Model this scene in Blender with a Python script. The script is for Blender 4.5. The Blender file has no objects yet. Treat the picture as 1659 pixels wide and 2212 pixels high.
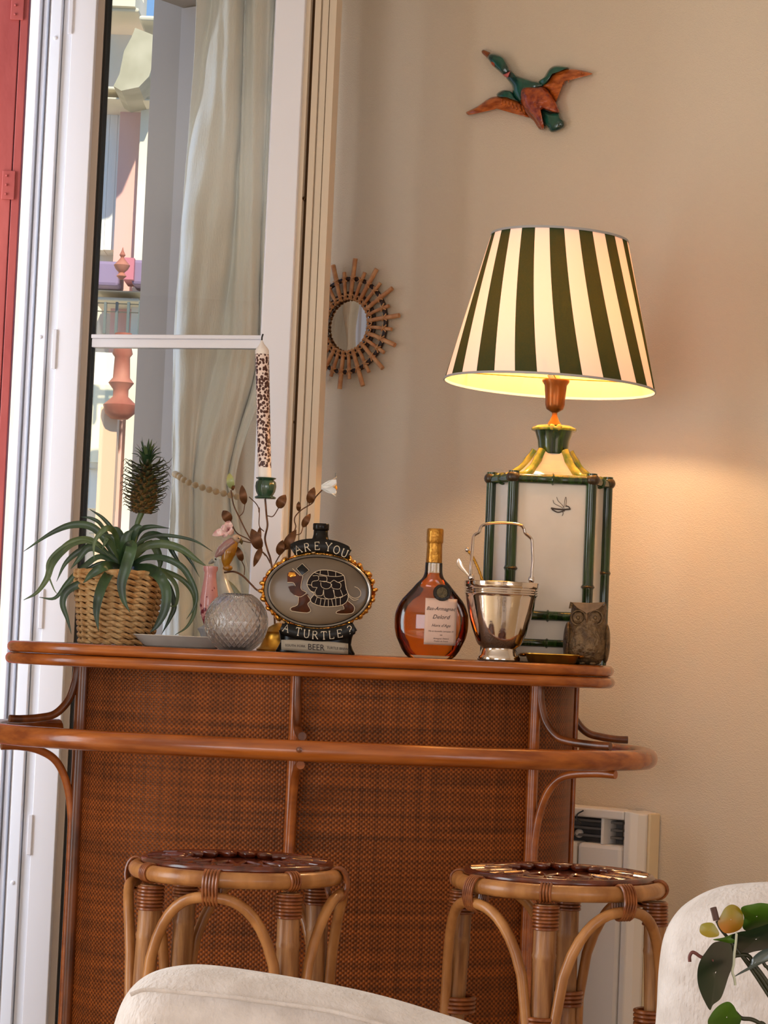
import bpy, bmesh, math, random
from mathutils import Vector, Matrix
random.seed(7)
PI = math.pi
SC = bpy.context.scene
COL = SC.collection

# ---------------------------------------------------------------- camera
EYE = Vector((0, 0, 1.118)); F = 5300.0; PITCH = math.atan(294 / F); ROLL = 0.0425
Rm = Matrix.Rotation(PI / 2 + PITCH, 3, 'X') @ Matrix.Rotation(ROLL, 3, 'Z')
cam = bpy.data.cameras.new('camera'); co = bpy.data.objects.new('camera', cam); COL.objects.link(co)
cam.sensor_fit = 'VERTICAL'; cam.sensor_height = 36; cam.lens = 36 * F / 2212; cam.clip_end = 300
co.matrix_world = Matrix.Translation(EYE) @ Rm.to_4x4()
SC.camera = co

# ---------------------------------------------------------------- world, sun, exposure
SC.cycles.max_bounces = 9; SC.cycles.diffuse_bounces = 4; SC.cycles.glossy_bounces = 4; SC.cycles.transmission_bounces = 8; SC.cycles.transparent_max_bounces = 8
SC.cycles.caustics_reflective = False
SC.view_settings.view_transform = 'Standard'; SC.view_settings.look = 'None'
SC.view_settings.exposure = 0.0; SC.view_settings.gamma = 1.0; SC.view_settings.use_curve_mapping = False
W = bpy.data.worlds.new('sky'); SC.world = W; W.use_nodes = True
nt = W.node_tree; bg = nt.nodes['Background']
tc = nt.nodes.new('ShaderNodeTexCoord'); sx = nt.nodes.new('ShaderNodeSeparateXYZ'); rp = nt.nodes.new('ShaderNodeValToRGB')
nt.links.new(tc.outputs['Generated'], sx.inputs[0]); nt.links.new(sx.outputs['Z'], rp.inputs[0])
rp.color_ramp.elements[0].color = (0.30, 0.56, 0.95, 1); rp.color_ramp.elements[1].color = (0.10, 0.30, 0.80, 1)
nt.links.new(rp.outputs[0], bg.inputs[0]); bg.inputs[1].default_value = 1.1

def light(name, kind, loc, energy, color, **kw):
    d = bpy.data.lights.new(name, kind); d.energy = energy; d.color = color
    aim = kw.pop('aim', None)
    for k, v in kw.items(): setattr(d, k, v)
    o = bpy.data.objects.new(name, d); COL.objects.link(o); o.location = loc
    if aim is not None: o.rotation_euler = Vector(aim).to_track_quat('-Z', 'Y').to_euler()
    return o
light('sun', 'SUN', (0, 0, 20), 6.5, (1.0, 0.93, 0.80), aim=(-0.22, 0.75, -0.62), angle=0.02)

# room frame: A runs along the wall with the mirror, B along the window wall
YAW = math.radians(37)
A = Vector((math.cos(YAW), -math.sin(YAW), 0)); NR = Vector((-math.sin(YAW), -math.cos(YAW), 0))
B = -NR; NL = A.copy()
PW = Vector((0.58, 5.95, 0)); HG = Vector((-0.856, 6.12, 0))
# corner: HG + B t = PW + A s
_d = PW - HG
TC = _d.dot(B); C0 = HG + B * TC
def wl(t, off=0.0, z=0.0): return HG + B * t + NL * off + Vector((0, 0, z))
ROOM_H = 3.0
def dayl(name, t0, t1, z0, z1, energy, color, off=-0.12, aim=None):
    p = wl((t0 + t1) / 2, off, (z0 + z1) / 2)
    o = light(name, 'AREA', p, energy, color, aim=aim or NL, shape='RECTANGLE', size=abs(t1 - t0), size_y=z1 - z0)
    return o
light('daylight_street', 'AREA', wl(-1.28, -1.0, 1.7), 68, (0.97, 0.98, 1.0), aim=(.9, .3, 0), shape='RECTANGLE', size=1.2, size_y=2.6)
dayl('daylight_side_window', -4.3, -2.2, 0.1, 2.3, 90, (0.98, 1.0, 1.0))
light('back_fill_light', 'AREA', C0 + A * 4.4 - B * 7.85 + Vector((0, 0, 1.3)), 74, (1.0, 0.94, 0.88), aim=B,  # added warm area fill behind the camera, no window known there
      shape='RECTANGLE', size=2.7, size_y=1.9)

# ---------------------------------------------------------------- helpers
def ray(px, py):
    return (Rm @ Vector(((px - 829.5) / F, (1106 - py) / F, -1.0))).normalized()
def at(px, py, Y):
    d = ray(px, py); return EYE + d * ((Y - EYE.y) / d.y)
def onplane(px, py, p0, n):
    d = ray(px, py); return EYE + d * ((p0 - EYE).dot(n) / d.dot(n))
def onwall(px, py, off=0.0): return onplane(px, py, PW + NR * off, NR)
def sc(Y): return Y / F

light('far_fill_light', 'AREA', C0 + A * 5.97 - B * 3.6 + Vector((0, 0, 1.0)), 24, (1.0, 0.95, 0.90), aim=-A, shape='RECTANGLE', size=2.0, size_y=1.5)  # area fill added to brighten the lower right wall and radiator
def lin(c):
    if isinstance(c, str):
        c = c.lstrip('#'); c = [int(c[i:i + 2], 16) / 255 for i in (0, 2, 4)]
    else: c = [x / 255 for x in c]
    return tuple((x / 12.92 if x <= .04045 else ((x + .055) / 1.055) ** 2.4) for x in c) + (1.0,)

MATS = {}
def mat(name, col, rough=.5, metal=0.0, col2=None, nscale=20, stretch=(1, 1, 1), bump=0.0, bscale=60, trans=0.0,
        ior=1.45, coat=0.0, spec=.5, sheen=0.0, contrast=(.35, .65), emit=None, sub=0.0, detail=4):
    if name in MATS: return MATS[name]
    m = bpy.data.materials.new(name); m.use_nodes = True; t = m.node_tree; N = t.nodes; L = t.links
    p = N['Principled BSDF']; p.inputs['Base Color'].default_value = lin(col)
    p.inputs['Roughness'].default_value = rough; p.inputs['Metallic'].default_value = metal
    p.inputs['Transmission Weight'].default_value = trans; p.inputs['IOR'].default_value = ior
    p.inputs['Coat Weight'].default_value = coat; p.inputs['Coat Roughness'].default_value = .12
    p.inputs['Specular IOR Level'].default_value = spec; p.inputs['Sheen Weight'].default_value = sheen
    if sub: p.inputs['Subsurface Weight'].default_value = sub; p.inputs['Subsurface Radius'].default_value = (.01, .006, .004)
    if emit: p.inputs['Emission Color'].default_value = lin(emit[0]); p.inputs['Emission Strength'].default_value = emit[1]
    c = N.new('ShaderNodeTexCoord'); mp = N.new('ShaderNodeMapping'); mp.inputs['Scale'].default_value = stretch
    L.new(c.outputs['Object'], mp.inputs[0])
    if col2:
        n = N.new('ShaderNodeTexNoise'); n.inputs['Scale'].default_value = nscale; n.inputs['Detail'].default_value = detail
        L.new(mp.outputs[0], n.inputs['Vector'])
        r = N.new('ShaderNodeValToRGB'); r.color_ramp.elements[0].position = contrast[0]; r.color_ramp.elements[1].position = contrast[1]
        r.color_ramp.elements[0].color = lin(col); r.color_ramp.elements[1].color = lin(col2)
        L.new(n.outputs['Fac'], r.inputs[0]); L.new(r.outputs[0], p.inputs['Base Color'])
    if bump:
        n = N.new('ShaderNodeTexNoise'); n.inputs['Scale'].default_value = bscale; n.inputs['Detail'].default_value = 3
        L.new(mp.outputs[0], n.inputs['Vector'])
        b = N.new('ShaderNodeBump'); b.inputs['Strength'].default_value = bump; b.inputs['Distance'].default_value = .01
        L.new(n.outputs['Fac'], b.inputs['Height']); L.new(b.outputs[0], p.inputs['Normal'])
    MATS[name] = m; return m

WLOC = {}
def tag(o, label=None, cat=None, group=None, kind=None):
    if label: o['label'] = label
    if cat: o['category'] = cat
    if group: o['group'] = group
    if kind: o['kind'] = kind
    return o
def thing(name, loc, label, cat, group=None, kind=None):
    o = bpy.data.objects.new(name, None); o.empty_display_size = .05; COL.objects.link(o)
    o.location = loc; WLOC[o.name] = Vector(loc)
    return tag(o, label, cat, group, kind)

class MB:
    def __init__(s): s.v = []; s.f = []; s.uv = None
    def add(s, vs, fs):
        k = len(s.v); s.v += [Vector(x) for x in vs]; s.f += [tuple(i + k for i in f) for f in fs]; return s
    def box(s, c, size, ax=None):
        ax = ax or (Vector((1, 0, 0)), Vector((0, 1, 0)), Vector((0, 0, 1)))
        c = Vector(c); hs = [x / 2 for x in size]; vs = []
        for i in (-1, 1):
            for j in (-1, 1):
                for k in (-1, 1): vs.append(c + ax[0] * hs[0] * i + ax[1] * hs[1] * j + ax[2] * hs[2] * k)
        return s.add(vs, [(0, 1, 3, 2), (4, 6, 7, 5), (0, 4, 5, 1), (2, 3, 7, 6), (0, 2, 6, 4), (1, 5, 7, 3)])
    def grid(s, rows, closed=False, caps=False):
        n = len(rows[0]); vs = [p for r in rows for p in r]; fs = []
        for i in range(len(rows) - 1):
            for j in range(n if closed else n - 1):
                a = i * n + j; b = i * n + (j + 1) % n; fs.append((a, b, b + n, a + n))
        if caps and closed:
            fs.append(tuple(range(n))[::-1]); fs.append(tuple(range((len(rows) - 1) * n, len(rows) * n)))
        return s.add(vs, fs)
    def tube(s, path, r, n=10, closed=False, flat=1.0, flatdir=None, caps=True):
        P = [Vector(p) for p in path]; m = len(P)
        R = r if isinstance(r, (list, tuple)) else [r] * m
        T = []
        for i in range(m):
            a = P[(i - 1) % m] if (closed or i > 0) else P[i]; b = P[(i + 1) % m] if (closed or i < m - 1) else P[i]
            t = (b - a); T.append(t.normalized() if t.length > 1e-9 else Vector((0, 0, 1)))
        up = Vector(flatdir) if flatdir is not None else (Vector((0, 0, 1)) if abs(T[0].z) < .9 else Vector((0, 1, 0)))
        rows = []; u = None
        for i in range(m):
            t = T[i]
            if flatdir is not None or u is None: u = (up - t * up.dot(t))
            else: u = (u - t * u.dot(t))
            if u.length < 1e-6: u = t.orthogonal()
            u = u.normalized(); w = t.cross(u)
            rows.append([P[i] + u * (math.cos(2 * PI * k / n) * R[i] * flat) + w * (math.sin(2 * PI * k / n) * R[i]) for k in range(n)])
        if closed: rows.append(rows[0])
        s.grid(rows, closed=True, caps=(caps and not closed)); return s
    def lathe(s, prof, c=(0, 0, 0), n=40, sy=1.0, axis=None, caps=True):
        c = Vector(c); rows = []
        ax = Vector(axis).normalized() if axis is not None else Vector((0, 0, 1))
        q = Vector((0, 0, 1)).rotation_difference(ax)
        for r, z in prof:
            rows.append([c + q @ Vector((math.cos(2 * PI * k / n) * r, math.sin(2 * PI * k / n) * r * sy, z)) for k in range(n)])
        return s.grid(rows, closed=True, caps=caps)
    def ell(s, c, r, n=20, m=12, q=None):
        c = Vector(c); q = q or Matrix.Identity(3); rows = []
        for i in range(m + 1):
            th = -PI / 2 + PI * i / m; cr = max(math.cos(th), 1e-3)
            rows.append([c + q @ Vector((r[0] * cr * math.cos(2 * PI * k / n), r[1] * cr * math.sin(2 * PI * k / n), r[2] * math.sin(th))) for k in range(n)])
        return s.grid(rows, closed=True, caps=True)
    def build(s, name, m, parent=None, smooth=True, label=None, kind=None, bevel=0, cat=None, group=None, sub=0):
        me = bpy.data.meshes.new(name)
        lo = Vector((min(v[i] for v in s.v) for i in range(3))); hi = Vector((max(v[i] for v in s.v) for i in range(3)))
        c = (lo + hi) / 2
        if parent is None: c.z = lo.z
        me.from_pydata([v - c for v in s.v], [], s.f)
        if s.uv:
            ul = me.uv_layers.new(name='UVMap')
            for lp in me.loops: ul.data[lp.index].uv = s.uv[lp.vertex_index]
        else:
            pass
        bm = bmesh.new(); bm.from_mesh(me)
        if not s.uv: bmesh.ops.remove_doubles(bm, verts=bm.verts, dist=1e-6)
        bmesh.ops.recalc_face_normals(bm, faces=bm.faces)
        bm.to_mesh(me); bm.free()
        if smooth:
            me.polygons.foreach_set('use_smooth', [True] * len(me.polygons))
            me.set_sharp_from_angle(angle=math.radians(50)) if hasattr(me, 'set_sharp_from_angle') else None
        me.materials.append(m)
        o = bpy.data.objects.new(name, me); COL.objects.link(o)
        if parent is not None:
            o.parent = parent; o.location = c - WLOC[parent.name]
        else: o.location = c
        WLOC[o.name] = c
        if bevel:
            b = o.modifiers.new('bevel', 'BEVEL'); b.width = bevel; b.segments = 2; b.limit_method = 'ANGLE'; b.angle_limit = math.radians(40)
        if sub:
            b = o.modifiers.new('sub', 'SUBSURF'); b.levels = sub; b.render_levels = sub
        return tag(o, label, cat, group, kind)

def spline(pts, k=6, closed=False):
    P = [Vector(p) for p in pts]; n = len(P); out = []
    rng = range(n) if closed else range(n - 1)
    for i in rng:
        p1 = P[i]; p2 = P[(i + 1) % n]
        p0 = P[(i - 1) % n] if (closed or i > 0) else p1 * 2 - p2
        p3 = P[(i + 2) % n] if (closed or i < n - 2) else p2 * 2 - p1
        for j in range(k):
            t = j / k
            out.append(.5 * ((2 * p1) + (p2 - p0) * t + (2 * p0 - 5 * p1 + 4 * p2 - p3) * t * t + (3 * p1 - p0 - 3 * p2 + p3) * t ** 3))
    if not closed: out.append(P[-1])
    return out
def interp(v, k):
    out = []
    for i in range(len(v) - 1):
        for j in range(k): out.append(v[i] + (v[i + 1] - v[i]) * j / k)
    return out + [v[-1]]
def text_mesh(body, size=1.0, shear=0.0, align='CENTER', space=1.0):
    cu = bpy.data.curves.new('t', 'FONT'); cu.body = body; cu.size = size; cu.shear = shear; cu.align_x = align; cu.align_y = 'CENTER'
    cu.space_character = space; cu.resolution_u = 2
    o = bpy.data.objects.new('t', cu); COL.objects.link(o)
    dg = bpy.context.evaluated_depsgraph_get(); me = bpy.data.meshes.new_from_object(o.evaluated_get(dg))
    vs = [v.co.copy() for v in me.vertices]; fs = [tuple(p.vertices) for p in me.polygons]
    bpy.data.objects.remove(o); bpy.data.curves.remove(cu); bpy.data.meshes.remove(me)
    return vs, fs
def leaf_rows(path, w, fold=.25, normal=None, prof=None):
    """ribbon along path with width profile; three verts across, folded along the midrib"""
    P = [Vector(p) for p in path]; m = len(P); rows = []
    for i in range(m):
        t = (P[min(i + 1, m - 1)] - P[max(i - 1, 0)]).normalized()
        nn = Vector(normal) if normal is not None else Vector((0, -1, 0))
        side = t.cross(nn)
        if side.length < 1e-4: side = Vector((1, 0, 0))
        side.normalize(); up = side.cross(t)
        f = prof(i / (m - 1)) if prof else math.sin(PI * min(1, .08 + .92 * i / (m - 1))) ** .7
        ww = w * max(f, .03)
        rows.append([P[i] + side * ww + up * ww * fold, P[i], P[i] - side * ww + up * ww * fold])
    return rows
def leaf(path, w, th=.0007, **kw):
    b = MB(); r = leaf_rows(path, w, **kw)
    # closed thin body
    back = [[p + Vector((0, th, -th)) for p in row] for row in r]
    b.grid([row + bk[::-1] for row, bk in zip(r, back)], closed=True, caps=True)
    return b
def copy_tree(o, parent=None):
    c = o.copy(); COL.objects.link(c)
    if parent is not None: c.parent = parent
    for ch in list(o.children): copy_tree(ch, c)
    return c

# ---------------------------------------------------------------- special materials
def wall_mat():
    m = mat('wall_paint', '#d6c3ab', .75, bump=.0)
    t = m.node_tree; N = t.nodes; L = t.links; p = N['Principled BSDF']
    c = N.new('ShaderNodeTexCoord')
    n = N.new('ShaderNodeTexNoise'); n.inputs['Scale'].default_value = 140; n.inputs['Detail'].default_value = 2
    mp = N.new('ShaderNodeMapping'); mp.inputs['Scale'].default_value = (1, 1, 1.6)
    v = N.new('ShaderNodeTexVoronoi'); v.inputs['Scale'].default_value = 240
    L.new(c.outputs['Object'], mp.inputs[0]); L.new(mp.outputs[0], n.inputs['Vector']); L.new(mp.outputs[0], v.inputs['Vector'])
    a = N.new('ShaderNodeMath'); a.operation = 'ADD'; L.new(n.outputs['Fac'], a.inputs[0]); L.new(v.outputs['Distance'], a.inputs[1])
    b = N.new('ShaderNodeBump'); b.inputs['Strength'].default_value = .5; b.inputs['Distance'].default_value = .0015
    L.new(a.outputs[0], b.inputs['Height']); L.new(b.outputs[0], p.inputs['Normal'])
    return m
M_WALL = wall_mat()
def weave_mat():
    m = bpy.data.materials.new('woven_rattan'); m.use_nodes = True; t = m.node_tree; N = t.nodes; L = t.links
    p = N['Principled BSDF']; p.inputs['Roughness'].default_value = .40; p.inputs['Specular IOR Level'].default_value = .35; p.inputs['Specular Tint'].default_value = (1, .8, .6, 1)
    uv = N.new('ShaderNodeUVMap'); sp = N.new('ShaderNodeSeparateXYZ')
    nz = N.new('ShaderNodeTexNoise'); nz.inputs['Scale'].default_value = 9; nz.inputs['Detail'].default_value = 2
    L.new(uv.outputs[0], nz.inputs['Vector'])
    vm = N.new('ShaderNodeVectorMath'); vm.operation = 'SCALE'; vm.inputs['Scale'].default_value = .009
    L.new(nz.outputs['Color'], vm.inputs[0])
    va = N.new('ShaderNodeVectorMath'); L.new(uv.outputs[0], va.inputs[0]); L.new(vm.outputs[0], va.inputs[1])
    L.new(va.outputs[0], sp.inputs[0])
    def M(op, a, b=None):
        x = N.new('ShaderNodeMath'); x.operation = op
        for i, q in enumerate((a, b)):
            if q is None: continue
            if isinstance(q, (int, float)): x.inputs[i].default_value = q
            else: L.new(q, x.inputs[i])
        return x.outputs[0]
    su = M('SINE', M('MULTIPLY', sp.outputs['X'], 2 * PI / .0112)); sv = M('SINE', M('MULTIPLY', sp.outputs['Y'], 2 * PI / .0100))
    h = M('MULTIPLY', su, sv)                                   # basket weave: over / under
    h01 = M('ADD', M('MULTIPLY', h, .5), .5)
    vert = M('ABSOLUTE', M('SINE', M('MULTIPLY', sp.outputs['X'], PI / .0056)))
    hh = M('ADD', M('MULTIPLY', h01, .75), M('MULTIPLY', vert, .3))
    bp = N.new('ShaderNodeBump'); bp.inputs['Strength'].default_value = .9; bp.inputs['Distance'].default_value = .0022
    L.new(hh, bp.inputs['Height']); L.new(bp.outputs[0], p.inputs['Normal'])
    r = N.new('ShaderNodeValToRGB'); e = r.color_ramp.elements
    e[0].position = .12; e[0].color = lin('#4a1e08'); e[1].position = .9; e[1].color = lin('#a05a24')
    x = e.new(.5); x.color = lin('#854012')
    L.new(h01, r.inputs[0])
    # whole weft rows and patches are lighter or darker
    mp = N.new('ShaderNodeMapping'); mp.inputs['Scale'].default_value = (1.2, 38, 1); L.new(uv.outputs[0], mp.inputs[0])
    n2 = N.new('ShaderNodeTexNoise'); n2.inputs['Scale'].default_value = 1.6; n2.inputs['Detail'].default_value = 5; L.new(mp.outputs[0], n2.inputs['Vector'])
    mp3 = N.new('ShaderNodeMapping'); mp3.inputs['Scale'].default_value = (90, 1.5, 1); L.new(uv.outputs[0], mp3.inputs[0])
    n3 = N.new('ShaderNodeTexNoise'); n3.inputs['Scale'].default_value = 1.0; L.new(mp3.outputs[0], n3.inputs['Vector'])
    r2 = N.new('ShaderNodeValToRGB'); r2.color_ramp.elements[0].color = (.34, .30, .28, 1); r2.color_ramp.elements[1].color = (1.2, 1.15, 1.05, 1)
    r2.color_ramp.elements[0].position = .33; r2.color_ramp.elements[1].position = .68
    L.new(M('ADD', M('MULTIPLY', n2.outputs['Fac'], .65), M('MULTIPLY', n3.outputs['Fac'], .35)), r2.inputs[0])
    mx = N.new('ShaderNodeMix'); mx.data_type = 'RGBA'; mx.blend_type = 'MULTIPLY'; mx.inputs[0].default_value = 1
    L.new(r.outputs[0], mx.inputs[6]); L.new(r2.outputs[0], mx.inputs[7]); L.new(mx.outputs[2], p.inputs['Base Color'])
    return m
M_WEAVE = weave_mat()
def thin_glass(name, tint=(1, 1, 1, 1), rough=0.0, ior=1.5, boost=0.0):
    m = bpy.data.materials.new(name); m.use_nodes = True; t = m.node_tree; N = t.nodes; L = t.links
    N.remove(N['Principled BSDF']); out = N['Material Output']
    tr = N.new('ShaderNodeBsdfTransparent'); tr.inputs[0].default_value = tint
    gl = N.new('ShaderNodeBsdfGlossy'); gl.inputs['Roughness'].default_value = rough
    fr = N.new('ShaderNodeFresnel'); fr.inputs[0].default_value = ior
    ad = N.new('ShaderNodeMath'); ad.operation = 'ADD'; ad.use_clamp = True; ad.inputs[1].default_value = boost; L.new(fr.outputs[0], ad.inputs[0])
    mx = N.new('ShaderNodeMixShader'); L.new(ad.outputs[0], mx.inputs[0]); L.new(tr.outputs[0], mx.inputs[1]); L.new(gl.outputs[0], mx.inputs[2])
    L.new(mx.outputs[0], out.inputs[0]); return m
def cloth_mat(name, col, tcol, fac=.5):
    m = bpy.data.materials.new(name); m.use_nodes = True; t = m.node_tree; N = t.nodes; L = t.links
    N.remove(N['Principled BSDF']); out = N['Material Output']
    d = N.new('ShaderNodeBsdfDiffuse'); d.inputs[0].default_value = lin(col); tr = N.new('ShaderNodeBsdfTranslucent'); tr.inputs[0].default_value = lin(tcol)
    mx = N.new('ShaderNodeMixShader'); mx.inputs[0].default_value = fac
    c = N.new('ShaderNodeTexCoord'); n = N.new('ShaderNodeTexNoise'); n.inputs['Scale'].default_value = 260
    mp = N.new('ShaderNodeMapping'); mp.inputs['Scale'].default_value = (1, 1, .2); L.new(c.outputs['Object'], mp.inputs[0]); L.new(mp.outputs[0], n.inputs['Vector'])
    n2 = N.new('ShaderNodeTexNoise'); n2.inputs['Scale'].default_value = 9; L.new(mp.outputs[0], n2.inputs['Vector'])
    s = N.new('ShaderNodeMath'); L.new(n.outputs['Fac'], s.inputs[0])
    s2 = N.new('ShaderNodeMath'); s2.operation = 'MULTIPLY'; s2.inputs[1].default_value = 6; L.new(n2.outputs['Fac'], s2.inputs[0]); L.new(s2.outputs[0], s.inputs[1])
    b = N.new('ShaderNodeBump'); b.inputs['Strength'].default_value = .5; b.inputs['Distance'].default_value = .004; L.new(s.outputs[0], b.inputs['Height']); L.new(b.outputs[0], d.inputs['Normal'])
    L.new(d.outputs[0], mx.inputs[1]); L.new(tr.outputs[0], mx.inputs[2]); L.new(mx.outputs[0], out.inputs[0]); return m

CANE = mat('cane_honey', '#7d3c12', .30, col2='#a85a20', nscale=5, stretch=(1, 2, 6), bump=.05, bscale=30, coat=.35)
CANE_RAIL = mat('cane_rail', '#803c0e', .26, col2='#ad5f22', nscale=4, stretch=(1.2, 6, 12), bump=.05, bscale=18, coat=.4)
CANE_DK = mat('cane_dark', '#4a2109', .32, col2='#7a3f19', nscale=9, stretch=(4, 4, 1), coat=.3)
STOOL_CANE = mat('stool_cane', '#8a5528', .36, col2='#b67e48', nscale=7, stretch=(3, 3, 1), bump=.08, bscale=30, coat=.2)
STOOL_BAMBOO = mat('stool_bamboo', '#744523', .42, col2='#ae7c4c', nscale=16, stretch=(5, 5, .5), bump=.12, bscale=60, contrast=(.3, .7), coat=.1)
STOOL_WRAP = mat('stool_wrap', '#6e3614', .35, col2='#96562a', nscale=60, coat=.3)
SEAT_DK = mat('seat_rattan', '#42160b', .22, col2='#6b2c15', nscale=30, coat=.5)
WHITE = mat('white_lacquer', '#e9e8ee', .35, spec=.4)
WHITE2 = mat('white_profile', '#dddbe0', .45)
RUB = mat('black_gasket', '#14120f', .6)
BROWNGAP = mat('hardware_bronze', '#4b3113', .4, metal=.6)
BRASS = mat('brass', '#cf9c40', .32, metal=1.0, col2='#a5742a', nscale=30)
GOLDF = mat('gold_foil', '#c08a3a', .33, metal=.85, col2='#a87430', nscale=90, bump=.2, bscale=120)
SILVER = mat('silver_plate', '#d8cdc4', .10, metal=1.0, bump=.03, bscale=60)

# ================================================================ SETTING
def slab(name, corners, z0, z1, m):
    b = MB(); n = len(corners)
    b.add([Vector((c.x, c.y, z0)) for c in corners] + [Vector((c.x, c.y, z1)) for c in corners],
          [tuple(range(n))[::-1], tuple(range(n, 2 * n))] + [(i, (i + 1) % n, (i + 1) % n + n, i + n) for i in range(n)])
    o = b.build(name, m, smooth=False); o['kind'] = 'structure'; return o
LW, LL = 6.0, 8.0
def rp_(s, t): return C0 + A * s - B * t
M_FLOOR = mat('oak_floor', '#d0b68e', .4, col2='#dcc6a2', nscale=3, stretch=(1, 8, 1))
M_CEIL = mat('ceiling_white', '#e6e0d8', .8)
slab('floor', [rp_(-.5, -.3), rp_(LW + .3, -.3), rp_(LW + .3, LL + .3), rp_(-.5, LL + .3)], -.12, 0, M_FLOOR)
slab('ceiling', [rp_(-.12, -.1), rp_(LW + .1, -.1), rp_(LW + .1, LL + .1), rp_(-.12, LL + .1)], ROOM_H, ROOM_H + .1, M_CEIL)
slab('wall_right', [rp_(-.13, 0), rp_(LW, 0), rp_(LW, -.12), rp_(-.13, -.12)], 0, ROOM_H, M_WALL)
# back and far walls opened for the added fills; left wall with its openings
def wall_with_holes(name, p0, d, n, length, thick, holes, m, z1=ROOM_H):
    b = MB(); X = d; cuts = sorted(holes)
    segs = []; x = 0
    for h in cuts:
        segs.append((x, h[0], 0, z1)); segs.append((h[0], h[1], 0, h[2])); segs.append((h[0], h[1], h[3], z1)); x = h[1]
    segs.append((x, length, 0, z1))
    for a0, a1, q0, q1 in segs:
        if a1 - a0 < 1e-3 or q1 - q0 < 1e-3: continue
        b.box(p0 + d * (a0 + a1) / 2 - n * thick / 2 + Vector((0, 0, (q0 + q1) / 2)), (a1 - a0, thick, q1 - q0), (d, n, Vector((0, 0, 1))))
    o = b.build(name, m, smooth=False); o['kind'] = 'structure'; return o
wall_with_holes('wall_back', rp_(0, LL), A, B, LW, .12, [(3.0, 5.8, .3, 2.3)], M_WALL)
wall_with_holes('wall_far', rp_(LW, 0), -B, -A, LL, .12, [(2.6, 4.6, .25, 1.75)], M_WALL)
T0, T1 = -.32, .60      # french window opening along t (hinge at t = 0)
wall_with_holes('wall_left', C0, -B, NL, LL, .14, [(TC - T1, TC - T0, 0.0, 2.86), (TC + 2.2, TC + 4.3, .1, 2.3)], M_WALL)

# baseboards
b = MB(); b.box(rp_(3.0, -.0) + NR * .008 + Vector((0, 0, .05)), (5.9, .016, .1), (A, NR, Vector((0, 0, 1)))); b.build('baseboard_right', WHITE, smooth=False)['kind'] = 'structure'

# ---- french window: sash opened into the room ---------------------------------
SY = math.radians(16); US = Vector((math.cos(SY), -math.sin(SY), 0)); NS = Vector((-math.sin(SY), -math.cos(SY), 0))  # NS faces the camera
UZ = Vector((0, 0, 1))
def su(px): # distance along the sash plane for a vertical edge seen at px on the horizon row
    d = ray(px, 1400 + ROLL * (px - 830)); p = EYE + d * ((HG - EYE).dot(NS) / d.dot(NS)); return (p - HG).dot(US)
def sash_box(b, px0, px1, z0, z1, off0, off1):
    u0, u1 = su(px0), su(px1)
    c = HG + US * (u0 + u1) / 2 + NS * (off0 + off1) / 2 + UZ * (z0 + z1) / 2
    b.box(c, (abs(u1 - u0), abs(off1 - off0), z1 - z0), (US, NS, UZ)); return b
ZT = 2.92
win = thing('window_1', HG, None, None, kind='structure')
b = MB(); sash_box(b, 89, 141, .02, ZT, -.045, .0); b.build('stile', WHITE, win, smooth=False, bevel=.002)
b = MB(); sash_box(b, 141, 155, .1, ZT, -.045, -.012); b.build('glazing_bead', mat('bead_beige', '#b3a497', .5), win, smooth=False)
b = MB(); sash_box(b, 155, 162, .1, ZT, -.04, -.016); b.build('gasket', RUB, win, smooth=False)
b = MB(); sash_box(b, 534, 597, .02, ZT, -.045, .0); b.build('stile', WHITE, win, smooth=False, bevel=.002)
b = MB(); sash_box(b, 529, 534, .1, ZT, -.045, -.012); b.build('glazing_bead', WHITE2, win, smooth=False)
zc = 1.118 + 650 / F * 6.0
for z0, z1, o1 in ((zc - .016, zc + .006, -.014), (zc + .006, zc + .016, -.008)):
    b = MB(); sash_box(b, 162, 534, z0, z1, -.04, o1); b.build('glazing_bar', WHITE, win, smooth=False, bevel=.002)
b = MB(); sash_box(b, 141, 534, .02, .14, -.045, 0); b.build('bottom_rail', WHITE, win, smooth=False)
M_PANE = thin_glass('window_pane', (.97, .99, .98, 1), boost=.03)
for z0, z1 in ((.14, zc - .016), (zc + .016, ZT)):
    b = MB(); sash_box(b, 160, 532, z0, z1, -.032, -.026); b.build('pane', M_PANE, win, smooth=False)
# free edge of the sash with its lock groove, and the frame member behind it
M_EDGE = mat('sash_edge_warm_lit', '#d9c8b2', .45)  # beige carries the warm light falling on the sash edge
b = MB(); sash_box(b, 597, 606, .02, ZT, -.05, -.012); b.build('edge_strip', M_EDGE, win, smooth=False)
b = MB(); sash_box(b, 606, 614, .02, ZT, -.06, -.03); b.build('lock_groove', BROWNGAP, win, smooth=False)
for p0, p1, o in ((614, 627, -.02), (627, 630, -.03), (630, 643, -.024), (643, 646, -.034), (646, 661, -.02)):
    b = MB(); sash_box(b, p0, p1, .02, ZT, -.065, o); b.build('edge_moulding', M_EDGE, win, smooth=False)
for py in (430, 912):
    p = onplane(656 if py == 430 else 632, py, HG + NS * -.028, NS)
    b = MB(); b.lathe([(.005, 0), (.0055, .006), (.0035, .007), (.003, .014)], p, 14, axis=NS); b.build('lock_cam', BROWNGAP, win)
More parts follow.
